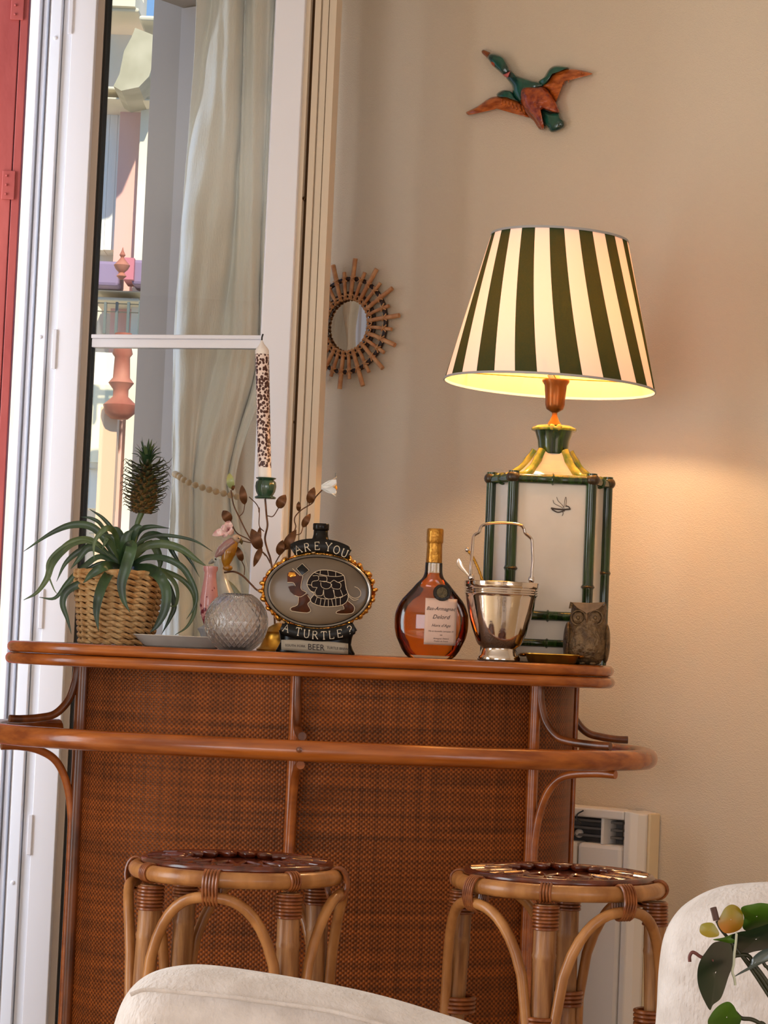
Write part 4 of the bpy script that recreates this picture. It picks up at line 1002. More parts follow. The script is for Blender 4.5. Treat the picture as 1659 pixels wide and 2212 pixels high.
br = [([(637, 655), (648, 790), (655, 870), (636, 970), (655, 1060), (680, 1140), (700, 1300), (715, 1680)], 2.1),
      ([(365, 585), (385, 700), (430, 800), (500, 940), (560, 1030), (640, 1100), (680, 1170)], 1.5),
      ([(475, 700), (462, 760), (430, 797)], 1.0), ([(510, 640), (570, 700), (590, 760), (590, 870), (628, 915)], 1.1),
      ([(655, 790), (700, 793), (742, 730)], 1.1), ([(372, 860), (415, 930), (500, 975), (560, 1030)], 1.4), ([(445, 985), (500, 1000), (540, 1005)], 1.1),
      ([(470, 1262), (472, 1200), (450, 1150)], 1.0), ([(310, 1242), (390, 1235), (460, 1270), (530, 1340), (580, 1385), (700, 1440)], 2.0),
      ([(1090, 585), (1040, 640), (1010, 690), (930, 740), (880, 790), (870, 830), (880, 880), (850, 950), (800, 1050), (750, 1110), (700, 1200)], 1.4),
      ([(880, 942), (920, 930), (938, 880)], 1.0), ([(985, 700), (990, 685)], 1.0), ([(905, 765), (905, 745)], 1.0), ([(600, 1060), (640, 1110)], 1.0)]
for pts, r in br:
    b = MB(); b.tube(spline([kz(x, y, random.uniform(-.004, .004)) for x, y in pts], 6), r * sk, 8); b.build('branch', M_TOLE, kn)
def kleaf(p0, p1, w, m=M_TOLE, nm='leaf', bend=.006):
    a, c = kz(*p0), kz(*p1); pts = [a.lerp(c, i / 8) + Vector((0, -bend * math.sin(PI * i / 8) * 2, 0)) for i in range(9)]
    b = leaf(pts, w / 2 * sk / 3.687, prof=lambda u: math.sin(PI * (u ** .8)) ** .8 if 0 < u < 1 else 0); b.build(nm, m, kn)
for p0, p1, w in (((475, 700), (452, 545), 62), ((740, 727), (800, 622), 78), ((362, 835), (300, 748), 78), ((600, 1060), (530, 893), 92), ((590, 1000), (595, 875), 36), ((610, 1040), (545, 1195), 52),
                  ((455, 1150), (415, 1033), 54), ((985, 690), (1028, 562), 68), ((905, 752), (905, 675), 38), ((935, 880), (998, 772), 56), ((790, 1060), (885, 900), 78), ((745, 1100), (778, 983), 66), ((590, 770), (592, 720), 12)):
    kleaf(p0, p1, w)
kleaf((372, 575), (352, 448), 62, mat('bud_yellow', '#b5ae62', .3, col2='#8c9a6a', nscale=30, coat=.4), 'bud'); kleaf((375, 585), (395, 545), 26)
M_WHP = mat('white_porcelain', '#eceae6', .15, coat=.5)
fc = kz(1085, 560); ax = (kz(1205, 558) - fc)
for k in range(6):
    a = 2 * PI * k / 6; L_ = ax.length; d0 = ax.normalized(); e1 = UZ; e2 = d0.cross(UZ)
    rad = lambda u: (3 + 17 * u ** 1.6) * sk
    pts = [fc + d0 * (L_ * u) + (e1 * math.cos(a) + e2 * math.sin(a)) * rad(u) for u in [i / 6 for i in range(7)]]
    if k == 0: pts.append(pts[-1] + UZ * .010 - d0 * .004)
    b = leaf(pts, 9 * sk, normal=(e1 * math.cos(a) + e2 * math.sin(a)), prof=lambda u: .3 + .7 * math.sin(PI * min(1, u * .9))); b.build('petal', M_WHP, kn)
b = MB(); b.ell(kz(1200, 568), (3 * sk, 5 * sk, 6 * sk), 10, 8); b.build('flower_heart', mat('yolk', '#d99a2c', .4), kn)
M_PKP = mat('pink_porcelain', '#d98f92', .15, col2='#eccfc8', nscale=60, coat=.6)
for p0, p1, w in (((350, 900), (215, 945), 60), ((350, 895), (285, 880), 50), ((345, 905), (300, 960), 50), ((350, 900), (345, 825), 60), ((345, 900), (385, 930), 55), ((350, 890), (375, 850), 45)):
    kleaf(p0, p1, w, M_PKP, 'petal', .010)
# candle cup
kc = kz(637, 655); u_ = sk / 3.687
b = MB(); prof = [(20, 0), (80, 0), (87, 8), (84, 16), (60, 26), (78, 60), (85, 100), (80, 135), (62, 152), (78, 160), (82, 168), (60, 172), (40, 172)]
rows = []
for r, z in prof:
    rows.append([kc + Vector((math.cos(t) * r * u_ * (1 - (.06 * abs(math.sin(t * 5)) if 30 < z < 150 else 0)), math.sin(t) * r * u_ * (1 - (.06 * abs(math.sin(t * 5)) if 30 < z < 150 else 0)), z * u_)) for t in [2 * PI * k / 50 for k in range(50)]])
b.grid(rows, closed=True, caps=True); b.build('candle_cup', M_KGR, kn, label='green glazed candle cup')
# candle
def candle_mat():
    m = mat('leopard_wax', '#e9dcd2', .35, sub=.0); t = m.node_tree; N = t.nodes; L = t.links; p = N['Principled BSDF']
    c = N.new('ShaderNodeTexCoord'); v = N.new('ShaderNodeTexVoronoi'); v.inputs['Scale'].default_value = 150; v.inputs['Randomness'].default_value = .75
    mp = N.new('ShaderNodeMapping'); mp.inputs['Scale'].default_value = (1, 1, .9); L.new(c.outputs['Object'], mp.inputs[0]); L.new(mp.outputs[0], v.inputs['Vector'])
    r = N.new('ShaderNodeValToRGB'); r.color_ramp.interpolation = 'EASE'; e = r.color_ramp.elements; e[0].position = .50; e[0].color = lin('#4a2418'); e[1].position = .58; e[1].color = lin('#e6d0c4')
    L.new(v.outputs['Distance'], r.inputs[0])
    sp = N.new('ShaderNodeSeparateXYZ'); L.new(c.outputs['Object'], sp.inputs[0])
    a = N.new('ShaderNodeMath'); a.operation = 'ABSOLUTE'; ad = N.new('ShaderNodeMath'); ad.inputs[1].default_value = .0; L.new(sp.outputs['Z'], ad.inputs[0]); L.new(ad.outputs[0], a.inputs[0])
    g = N.new('ShaderNodeMath'); g.operation = 'LESS_THAN'; g.inputs[1].default_value = .128; L.new(a.outputs[0], g.inputs[0])
    mx = N.new('ShaderNodeMix'); mx.data_type = 'RGBA'; mx.inputs[6].default_value = lin('#ece2da'); L.new(g.outputs[0], mx.inputs[0]); L.new(r.outputs[0], mx.inputs[7]); L.new(mx.outputs[2], p.inputs['Base Color'])
    return m
ca, cb_ = kz(636, 485), kz(612, -575)   # foot and shoulder end
ca = at(572, 1034, KY); cb_ = at(566, 757, KY)
cd = thing('taper_candle', ca, 'tall white leopard-spotted taper candle, unlit, in the green cup', 'candle')
dv = (cb_ - ca); hl = dv.length; rc = 14.5 * sk
b = MB(); b.lathe([(rc * .95, -.006), (rc, .01), (rc * 1.03, hl), (rc * .8, hl + 6 * sk), (rc * .35, hl + 14 * sk), (rc * .12, hl + 22 * sk)], ca, 28, axis=dv); b.build('wax', candle_mat(), cd)
b = MB(); wtip = ca + dv.normalized() * (hl + 21 * sk); b.tube([wtip, wtip + Vector((.0, 0, 8 * sk)), wtip + Vector((.002, 0, 15 * sk))], .0018, 8); b.build('wick', mat('wick', '#2a241e', .8), cd)

# ---- little bird on the branch --------------------------------------------------------
bd = thing('bird_figurine', kz(340, 1240), 'small porcelain bird with mauve wing and ochre breast perched on the lower branch', 'figurine')
M_MAU = mat('mauve_glaze', '#a4746c', .25, col2='#8a6a66', nscale=30, coat=.5); M_OCH = mat('ochre_glaze', '#b07a1c', .25, col2='#8a5a14', nscale=30, coat=.5)
q = Matrix.Rotation(.55, 3, 'Y')
b = MB(); pts = spline([kz(*p, -.01) for p in ((395, 990), (372, 1030), (345, 1080), (330, 1140), (325, 1190))], 4); b.tube(pts, [x * sk / 3.687 for x in interp([34, 50, 62, 46, 24], 4)], 14); b.build('breast', M_OCH, bd)
b = MB(); pts = spline([kz(*p, -.016) for p in ((385, 985), (335, 1025), (290, 1070), (262, 1095), (240, 1120))], 4); b.tube(pts, [x * sk / 3.687 for x in interp([30, 42, 42, 24, 8], 4)], 12); b.build('wing', M_MAU, bd)
b = MB(); b.ell(kz(405, 975, -.01), (42 * u_, 36 * u_, 38 * u_), 16, 10); b.build('head', mat('bird_face', '#c9b39c', .25, col2='#a88a70', nscale=40), bd)
b = MB(); b.ell(kz(425, 968, -.020), (6 * u_, 5 * u_, 6 * u_), 8, 6); b.build('eye', M_INK, bd)
b = MB(); b.tube([kz(432, 985, -.01), kz(450, 1000, -.01), kz(450, 1020, -.01)], [22 * u_, 14 * u_, 3 * u_], 10); b.build('beak', mat('beak_dark', '#5a4a28', .4), bd)
b = MB(); b.ell(kz(338, 1205, -.01), (40 * u_, 30 * u_, 26 * u_), 12, 8); b.build('tail_base', M_OCH, bd)

# ---- white bird and pink spotted vase -------------------------------------------------
wy = .05
wb = thing('white_bird_figurine', base(468, KY + wy, 1402), 'pale grey-white ceramic bird with raised head, standing behind the crystal ball', 'figurine')
M_WB = mat('white_bird', '#c9cac4', .3, col2='#b2b4ac', nscale=20, coat=.4)
pts = spline([kz(*p, wy) for p in ((232, 1140), (262, 1145), (276, 1200), (284, 1290), (300, 1400), (320, 1520), (320, 1640), (310, 1830))], 5)
b = MB(); b.tube(pts, [x * u_ for x in interp([30, 46, 42, 52, 84, 110, 104, 84], 5)], 18); b.build('body', M_WB, wb)
b = MB(); b.tube([kz(225, 1145, wy), kz(205, 1160, wy), kz(185, 1172, wy)], [20 * u_, 15 * u_, 3 * u_], 10); b.build('beak', mat('grey_beak', '#8f8c84', .4), wb)
b = MB(); b.ell(kz(242, 1135, wy - .012), (7 * u_, 5 * u_, 7 * u_), 8, 6); b.build('eye', M_INK, wb)
b = leaf(spline([kz(*p, wy) for p in ((300, 1290), (345, 1345), (400, 1400), (450, 1420))], 4), 36 * u_); b.build('tail', mat('bird_tail', '#8c8a62', .3), wb)
py_ = KY - .02; v0 = base(446, py_, 1400); uv_ = sc(py_)
sv = thing('spotted_vase', v0, 'slim pink vase with burgundy spots on a grey ruffled foot, left of the crystal ball', 'vase')
def spot_mat():
    m = mat('pink_spotted', '#b98080', .25, coat=.4); t = m.node_tree; N = t.nodes; L = t.links; p = N['Principled BSDF']
    c = N.new('ShaderNodeTexCoord'); v = N.new('ShaderNodeTexVoronoi'); v.inputs['Scale'].default_value = 95; L.new(c.outputs['Object'], v.inputs['Vector'])
    sp = N.new('ShaderNodeSeparateXYZ'); L.new(c.outputs['Object'], sp.inputs[0])
    s1 = N.new('ShaderNodeMath'); s1.operation = 'MULTIPLY_ADD'; s1.inputs[1].default_value = 6.5; s1.inputs[2].default_value = .22; L.new(sp.outputs['Z'], s1.inputs[0])
    ad = N.new('ShaderNodeMath'); ad.operation = 'ADD'; L.new(v.outputs['Distance'], ad.inputs[0]); L.new(s1.outputs[0], ad.inputs[1])
    r = N.new('ShaderNodeValToRGB'); e = r.color_ramp.elements; e[0].position = .42; e[0].color = lin('#6e2030'); e[1].position = .5; e[1].color = lin('#bf8684'); L.new(ad.outputs[0], r.inputs[0]); L.new(r.outputs[0], p.inputs['Base Color']); return m
b = MB(); b.lathe([(r * uv_, z * uv_) for r, z in ((7, 46), (11, 56), (17, 72), (20, 90), (19.5, 110), (16, 135), (13.5, 152), (13, 164), (16, 170), (16, 177), (13, 178), (10, 165), (10, 100))], v0 + Vector((.001, 0, 0)), 30); b.build('body', spot_mat(), sv)
rows = []
for r, z in ((20, 0), (22, 3), (17, 12), (12, 24), (14, 32), (20, 42), (15, 46), (8, 50)):
    rows.append([v0 + Vector((math.cos(t) * r * uv_ * (1 + .12 * math.sin(6 * t)), math.sin(t) * r * uv_ * (1 + .12 * math.sin(6 * t)), z * uv_)) for t in [2 * PI * k / 48 for k in range(48)]])
b = MB(); b.grid(rows, closed=True, caps=True); b.build('ruffled_foot', mat('grey_glaze', '#8f9096', .3, col2='#aaa9a8', nscale=30), sv)

# ================================================================ PINEAPPLE PLANT
PY_ = 5.57; sp_ = sc(PY_)
pb = base(250, PY_, 1391)
pot = thing('basket_planter', pb, 'pineapple-plant basket woven from pale straw at the left end of the bar', 'planter')
M_STRAW = mat('pale_straw', '#a97a46', .6, col2='#dab987', nscale=50, bump=.3, bscale=120)
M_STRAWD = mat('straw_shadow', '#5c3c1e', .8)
HBk = 152 * sp_; RB0, RB1 = 74 * sp_, 93 * sp_
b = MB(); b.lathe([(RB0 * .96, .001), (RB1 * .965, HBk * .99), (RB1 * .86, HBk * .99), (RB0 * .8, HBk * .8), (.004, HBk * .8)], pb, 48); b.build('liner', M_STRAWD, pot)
b = MB(); b.lathe([(RB1 * .84, HBk * .88), (.02, HBk * .92), (.004, HBk * .92)], pb, 30); b.build('soil', mat('soil', '#2a1d12', .95, bump=.8, bscale=90), pot)
NR_ = 12; NK = 19
for i in range(NR_):
    z = HBk * (i + .5) / NR_; R = RB0 + (RB1 - RB0) * (i + .5) / NR_
    b = MB()
    for st3 in (0, 1):
        pts = []; rr = []
        for k in range(NK * 6):
            a = 2 * PI * k / (NK * 6); w = PI * (k / 6 * 1.0 + i + st3)
            jj = math.sin(i * 12.9 + k * .7) * .0004
            pts.append(pb + Vector((math.cos(a) * (R + .0036 * math.sin(w) + jj), math.sin(a) * (R + .0036 * math.sin(w) + jj), z + .0036 * math.cos(w)))); rr.append(.0042 + .0015 * math.sin(w))
        b.tube(pts, rr, 6, closed=True)
    b.build('woven_strand', M_STRAW, pot)
b = MB(); b.tube([pb + Vector((math.cos(2 * PI * k / 60) * RB1, math.sin(2 * PI * k / 60) * RB1, HBk + .002 + .001 * math.sin(k * 2.1))) for k in range(60)], .0062, 8, closed=True); b.build('rim', M_STRAW, pot)
def pz(zx, zy, Y=PY_): return at(zx / 2.95, 700 + zy / 2.95, Y)
pl = thing('pineapple_plant', pb + UZ * HBk * .92, 'ornamental pineapple plant with arching dark green leaves and one small fruit', 'plant')
M_LF = mat('bromeliad_leaf', '#1c3220', .38, col2='#3d5a34', nscale=14, coat=.15, stretch=(1, 1, 1))
M_LF2 = mat('bromeliad_leaf_light', '#3c5430', .4, col2='#66784a', nscale=14, coat=.15)
LV = [([(770, 1540), (700, 1420), (600, 1300), (470, 1278), (330, 1330), (150, 1448)], 24, 0, .0), ([(760, 1540), (640, 1420), (540, 1370), (430, 1400), (330, 1480), (300, 1560), (340, 1680), (365, 1720)], 10, 1, -.02),
      ([(750, 1545), (600, 1390), (480, 1385), (390, 1450), (330, 1530), (300, 1620), (235, 1710), (150, 1758)], 26, 1, .02), ([(760, 1550), (620, 1420), (520, 1440), (420, 1520), (360, 1640)], 20, 0, .03),
      ([(760, 1550), (640, 1480), (520, 1560), (430, 1650), (350, 1745), (250, 1740)], 18, 0, -.02), ([(770, 1555), (680, 1540), (590, 1590), (530, 1650)], 28, 0, -.07),
      ([(780, 1540), (660, 1300), (590, 1240), (510, 1228)], 12, 0, .06), ([(790, 1540), (740, 1350), (660, 1240), (570, 1178)], 14, 0, .08),
      ([(760, 1530), (700, 1400), (600, 1300), (520, 1250)], 13, 0, .05), ([(770, 1540), (740, 1350), (690, 1300), (640, 1330), (600, 1400), (600, 1510)], 18, 1, -.06),
      ([(780, 1550), (770, 1450), (720, 1360), (640, 1340)], 20, 0, -.03), ([(740, 1560), (690, 1600), (640, 1700), (615, 1830), (628, 1958)], 32, 0, -.095),
      ([(800, 1540), (810, 1440), (840, 1420), (800, 1560), (775, 1660), (790, 1760), (828, 1835)], 36, 0, -.10), ([(800, 1550), (700, 1560), (540, 1640), (430, 1700), (400, 1780), (430, 1880), (455, 1975)], 24, 0, -.05),
      ([(830, 1500), (880, 1400), (980, 1350), (1100, 1350), (1240, 1380), (1355, 1448)], 12, 0, .02), ([(830, 1520), (900, 1430), (1020, 1400), (1150, 1430), (1250, 1500), (1320, 1545)], 26, 1, .0),
      ([(830, 1530), (900, 1440), (1030, 1410), (1150, 1440), (1220, 1520), (1270, 1610)], 14, 0, .03), ([(830, 1500), (880, 1330), (960, 1290), (1078, 1300)], 16, 0, .04),
      ([(840, 1540), (920, 1490), (1040, 1490), (1150, 1540), (1210, 1620), (1250, 1720), (1240, 1800), (1188, 1880)], 20, 0, -.03), ([(840, 1550), (930, 1560), (1010, 1600), (1060, 1700), (1050, 1820), (1000, 1920), (955, 1965)], 34, 0, -.06),
      ([(840, 1550), (960, 1540), (1090, 1620), (1130, 1700), (1120, 1790), (1070, 1795)], 14, 1, -.02), ([(850, 1550), (1000, 1560), (1150, 1620), (1235, 1720), (1238, 1840), (1190, 1930), (1115, 1980)], 16, 1, .01),
      ([(840, 1500), (930, 1350), (1040, 1360), (1110, 1470), (1170, 1560)], 20, 0, .05), ([(860, 1550), (1040, 1620), (1110, 1780), (1080, 1880), (1030, 1975)], 18, 0, .03), ([(840, 1500), (960, 1400), (1020, 1500), (1010, 1580)], 26, 1, .07),
      ([(800, 1540), (780, 1400), (750, 1320), (720, 1290)], 30, 0, .0), ([(810, 1530), (830, 1380), (870, 1300), (910, 1290)], 30, 0, -.02), ([(820, 1540), (800, 1420), (810, 1350), (850, 1310)], 34, 0, -.04),
      ([(790, 1540), (700, 1380), (680, 1370), (650, 1440)], 20, 1, -.03), ([(800, 1540), (640, 1440), (560, 1430), (500, 1500), (450, 1560)], 22, 0, -.01), ([(800, 1545), (650, 1520), (520, 1600), (480, 1700), (520, 1840), (570, 1935)], 12, 0, .0)]
for pts, w, lt_, dy in LV:
    n = len(pts); dy = dy if dy > -.06 else dy * 1.55; P = spline([pz(x, y, PY_ + dy * min(1, i / (n * .28))) for i, (x, y) in enumerate(pts)], 5)
    b = leaf(P, w * .92 * sp_ / 2.95, fold=.35, prof=lambda u: (.75 + .35 * math.sin(PI * u)) * (1 - u ** 4) + .02); b.build('leaf', M_LF2 if lt_ else M_LF, pl)
b = MB(); b.tube(spline([pz(*q) for q in ((820, 1540), (850, 1380), (872, 1280), (905, 1195))], 5), [x * sp_ / 2.95 for x in interp([30, 22, 16, 20], 5)], 10); b.build('stalk', M_LF2, pl)
f0, f1 = pz(905, 1205), pz(938, 900); fa = (f1 - f0); fl = fa.length; fd = fa.normalized()
M_FR = mat('pineapple_skin', '#33240f', .5, col2='#7d5a24', nscale=110, bump=.8, bscale=140)
def frad(u): return (12 + 20 * math.sin(PI * min(1, u * .95 + .12)) ** .8 * (1 - .35 * u)) * sp_ * .95
b = MB(); b.lathe([(frad(i / 12), fl * i / 12) for i in range(13)], f0, 24, axis=fa); fruit = b.build('fruit', M_FR, pl)
M_SPK = mat('bract_green', '#27382a', .45, col2='#4d4f30', nscale=60); M_SPB = mat('bract_brown', '#6b4a22', .5, col2='#4c4a28', nscale=60)
e1 = Vector((1, 0, 0)); e2 = Vector((0, 1, 0))
ns = 150
for i in range(ns):
    u = i / ns; a = i * 2.39996; rd = (e1 * math.cos(a) + e2 * math.sin(a)); r0 = frad(u)
    ln = (15 + 27 * u + random.uniform(-2, 3)) * sp_; w = (5.2 - 1.2 * u) * sp_
    p0 = f0 + fd * (fl * u) + rd * r0 * .9; up = .5 if u < .3 else .35
    p1 = p0 + rd * ln * .5 + UZ * ln * .12; p2 = p0 + rd * ln * .85 + UZ * ln * .30; p3 = p0 + rd * ln * 1.0 + UZ * ln * (.15 if i % 3 else .55)
    b = leaf([p0, p1, p2, p3], w, fold=.3, normal=UZ, prof=lambda q_: 1 - q_ ** 1.6 + .03); b.build('bract', M_SPB if u < .42 and i % 2 else M_SPK, pl)
    if i < 75:   # the berries of the fruit
        c = f0 + fd * (fl * (u * 1.55 + .02)) + rd * frad(min(1, u * 1.55)) * .92
        b = MB(); b.ell(c, (4.6 * sp_, 4.6 * sp_, 3.8 * sp_), 8, 6); b.build('berry', M_FR, pl)
top0 = pz(934, 905)
for i in range(26):
    a = i * 2.39996; u = i / 26; ln = (34 + 26 * u) * sp_; rd = (e1 * math.cos(a) + e2 * math.sin(a)); spd = (1 - u) * .75 + .12
    p0 = top0 + UZ * (u * 8 * sp_) + rd * 5 * sp_; p1 = p0 + (rd * spd * .5 + UZ * .55) * ln; p2 = p0 + (rd * spd + UZ * (1.0 - .45 * spd)) * ln
    b = leaf(spline([p0, p1, p2], 4), 5.5 * sp_, fold=.35, normal=-rd, prof=lambda q_: 1 - q_ ** 1.5 + .03); b.build('crown_leaf', M_LF if i % 3 else M_LF2, pl)

# ================================================================ WALL DECOR
# ---- sunburst mirror -------------------------------------------------------------------
mc = onwall(751, 703, .018); sm = mc.y / F
mir = thing('sunburst_mirror', mc - NR * .014, 'small round rattan sunburst mirror on the wall beside the window', 'mirror')
M_RAY = mat('rattan_ray', '#cf9a6c', .5, col2='#b5774a', nscale=50); M_RDK = mat('rattan_dark', '#2b140a', .5); M_LT = mat('rattan_light', '#d8a878', .5, col2='#b98050', nscale=50)
def wp(r, a, off=0): return mc + A * (r * math.cos(a)) + UZ * (r * math.sin(a)) + NR * off
Rm_ = 56 * sm
b = MB(); b.lathe([(Rm_, 0), (Rm_, .003), (.002, .003)], mc - NR * .008, 48, axis=NR); b.build('mirror_glass', mat('mirror_silver', '#d6cfc4', .03, metal=1.0), mir)
b = MB(); b.lathe([(Rm_ + 4 * sm, 0), (Rm_ + 4 * sm, .004), (.002, .004)], mc - NR * .0135, 48, axis=NR); b.build('backing', M_RAY, mir)
for R_, r in ((62, 4.2), (72, 3.0), (102, 5.0)):
    b = MB(); b.tube([wp(R_ * sm, 2 * PI * k / 72, -.003) for k in range(72)], r * sm, 8, closed=True); b.build('dark_hoop', M_RDK, mir)
NRAY = 28
for k in range(NRAY):
    a = 2 * PI * (k + .5) / NRAY; lg = (143, 120)[k % 2] + random.uniform(-4, 4); w = (5.0, 4.1)[k % 2]
    b = MB(); b.tube([wp(57 * sm, a, .003), wp(80 * sm, a + .01, .003), wp(lg * sm, a + random.uniform(-.02, .02), .001)], [w * .85 * sm, w * sm, w * 1.05 * sm], 8); b.build('ray', M_RAY, mir)
    for R_, d in ((62, .10), (102, .07)):   # split-cane lashings
        b = MB(); b.tube([wp((R_ - 6) * sm, a - d * .9, .004), wp(R_ * sm, a, .009), wp((R_ + 5) * sm, a + d * 1.1, .003)], .0018, 6)
        b.tube([wp((R_ + 6) * sm, a - d * .9, .003), wp(R_ * sm, a, .009), wp((R_ - 5) * sm, a + d * 1.1, .003)], .0018, 6); b.build('lashing', M_LT, mir)
for k in range(40):
    a = 2 * PI * k / 40; b = MB(); b.ell(wp(57.5 * sm, a, .004), (.0038, .0038, .0038), 8, 6); b.build('rim_knot', M_LT, mir)

# ---- flying duck -----------------------------------------------------------------------
def dw(zx, zy, off=.02): return onwall(970 + zx / 4.88, 80 + zy / 4.88, off)
dk = thing('flying_duck_plaque', onwall(1145, 200, .0), 'glazed green and orange flying duck wall ornament', 'wall ornament')
M_DG = mat('duck_green', '#0f2f28', .16, col2='#1f5a48', nscale=26, coat=.7, bump=.2, bscale=40); M_DO = mat('duck_orange', '#8c3d10', .18, col2='#c8692a', nscale=34, stretch=(1, 1, 3), coat=.6, bump=.3, bscale=50)
M_DR = mat('duck_russet', '#7a2a12', .18, col2='#b8541e', nscale=60, coat=.6, bump=.5, bscale=90); M_DB = mat('duck_beak', '#8a4a24', .25, coat=.4); M_DP = mat('duck_pink', '#c4625c', .3)
sw = 6.2 / F / 4.88
def reli(pts, rad, m, name, off=.018, flat=.5, k=4, label=None):
    P = spline([dw(x, y, off) for x, y in pts], k); b = MB(); b.tube(P, [r * sw for r in interp(rad, k)], 16, flat=flat, flatdir=NR)
    return b.build(name, m, dk, label=label)
def dpoly(pts, m, name, h=.02, base=.004, k=4, dome_=True):
    P = spline([Vector((x, y, 0)) for x, y in pts], k, closed=True); c = sum(P, Vector()) / len(P); rows = [[dw(p.x, p.y, base) for p in P]]
    for f, u in ((1, .45), (.93, .72), (.8, .88), (.55, .97), (.25, 1.0), (.02, 1.0)):
        rows.append([dw(c.x + (p.x - c.x) * f, c.y + (p.y - c.y) * f, base + (h - base) * u) for p in P])
    b = MB(); b.grid(rows, closed=True, caps=True); return b.build(name, m, dk)
dpoly([(342, 150), (360, 133), (400, 148), (448, 175), (440, 215), (415, 235), (385, 205), (352, 175)], M_DB, 'beak', .022)
dpoly([(402, 214), (425, 172), (510, 182), (570, 215), (610, 280), (640, 345), (640, 372), (600, 400), (568, 400), (510, 350), (455, 300), (425, 255)], M_DG, 'head', .040)
dpoly([(437, 262), (460, 255), (490, 275), (485, 318), (465, 308), (445, 285)], M_DR, 'cheek', .040, .02)
dpoly([(566, 400), (600, 378), (648, 360), (638, 400), (618, 432)], M_DP, 'collar', .036)
dpoly([(590, 410), (636, 345), (700, 395), (790, 430), (880, 460), (940, 470), (1000, 500), (960, 540), (860, 560), (780, 600), (752, 690), (700, 650), (670, 590), (660, 510)], M_DG, 'neck', .036, .004, 3)
dpoly([(755, 530), (830, 515), (900, 525), (980, 520), (1040, 560), (1100, 640), (1140, 720), (1165, 800), (1080, 790), (1000, 760), (960, 800), (985, 880), (1005, 960), (970, 975), (900, 870), (800, 760), (760, 690), (742, 600)], M_DR, 'breast', .046, .006, 3)
dpoly([(760, 690), (800, 720), (880, 820), (950, 900), (975, 972), (945, 965), (900, 895), (840, 840), (780, 760)], M_DB, 'flank', .030)
dpoly([(985, 765), (1060, 790), (1150, 800), (1175, 850), (1215, 895), (1205, 950), (1150, 990), (1075, 1005), (1035, 950), (1000, 930), (965, 850), (950, 810)], M_DG, 'tail', .034, .004, 3)
dpoly([(940, 470), (1000, 420), (1050, 340), (1110, 303), (1200, 305), (1260, 320), (1200, 345), (1110, 370), (1060, 420), (1020, 490), (970, 520)], M_DG, 'wing_edge', .036, .004, 3)
dpoly([(980, 520), (1040, 470), (1090, 385), (1180, 345), (1300, 335), (1420, 355), (1500, 378), (1495, 398), (1400, 400), (1290, 425), (1190, 470), (1140, 540), (1130, 600), (1125, 690), (1080, 620), (1040, 555)], M_DO, 'wing', .030, .004, 3)
dpoly([(500, 600), (560, 560), (620, 560), (660, 580), (700, 640), (750, 690), (680, 670), (600, 640), (520, 635)], M_DG, 'wing_edge', .034, .004, 3)
dpoly([(182, 790), (230, 765), (320, 715), (420, 645), (500, 625), (600, 635), (690, 665), (760, 710), (800, 780), (860, 850), (800, 840), (700, 810), (620, 790), (540, 760), (470, 745), (400, 780), (300, 805), (210, 822), (185, 810)], M_DO, 'wing', .028, .004, 3)
for w0, w1, c0, c1 in (((1110, 440), (1400, 372), (1120, 560), (1420, 392)), ((560, 650), (770, 720), (560, 760), (820, 840))):
    for i in range(7):
        u = i / 6; p0 = (w0[0] + (w1[0] - w0[0]) * u, w0[1] + (w1[1] - w0[1]) * u); p1 = (c0[0] + (c1[0] - c0[0]) * u - 10, c0[1] + (c1[1] - c0[1]) * u)
        b = MB(); b.tube([dw(*p0, .026), dw((p0[0] + p1[0]) / 2, (p0[1] + p1[1]) / 2, .028), dw(*p1, .014)], [.0016, .0026, .001], 6); b.build('feather_ridge', M_DO, dk)

# ================================================================ RADIATOR
rad_ = thing('radiator', onwall(1330, 2000, 0) * Vector((1, 1, 0)) if False else Vector((onwall(1330, 2000, 0).x, onwall(1330, 2000, 0).y, .12)), 'white electric panel radiator on the wall behind the right stool', 'radiator')
M_RW = mat('radiator_white', '#e4d8cc', .4); M_RWW = mat('radiator_lit_side', '#dcc39c', .45); M_RG = mat('radiator_grille', '#5a5450', .5, col2='#8a8480', nscale=10)
def ws(px, py, off): return (onwall(px, py, off) - PW).dot(A)
D = .095; zt_ = onwall(1345, 1752, D).z; ztt = zt_
zb_ = .14
def rbox(px0, px1, z0, z1, o0, o1, m, name, bevel=.004, pyr=1850, par=None):
    s0, s1 = ws(px0, pyr, o1), ws(px1, pyr, o1)
    b = MB(); b.box(PW + A * (s0 + s1) / 2 + NR * (o0 + o1) / 2 + UZ * (z0 + z1) / 2, (abs(s1 - s0), abs(o1 - o0), z1 - z0), (A, NR, UZ)); return b.build(name, m, par or rad_, smooth=False, bevel=bevel)
S1 = ws(1345, 1850, D)
g0 = onwall(1300, 1768, D).z; g1 = onwall(1300, 1824, D).z
rbox(1000, 1344, zb_, zt_, .005, .03, M_RW, 'back_shell')
rbox(1000, 1344, g0, zt_, .03, D, M_RW, 'top_cap')
rbox(1296, 1302, g1, g0, .03, D - .004, M_RW, 'grille_divider', .001)
rbox(1190, 1196, g1, g0, .03, D - .004, M_RW, 'grille_divider', .001)
rbox(1000, 1342, g1 - .02, g0, .028, .034, M_RG, 'grille', .0)
for k in range(3): rbox(1000, 1342, g1 + .012 + k * .018, g1 + .018 + k * .018, .034, .06, M_RG, 'grille_fin', .001)
for px0, px1 in ((1030, 1136), (1138, 1242), (1246, 1342)): rbox(px0, px1, zb_, g1, .03, D, M_RW, 'front_panel', .010)
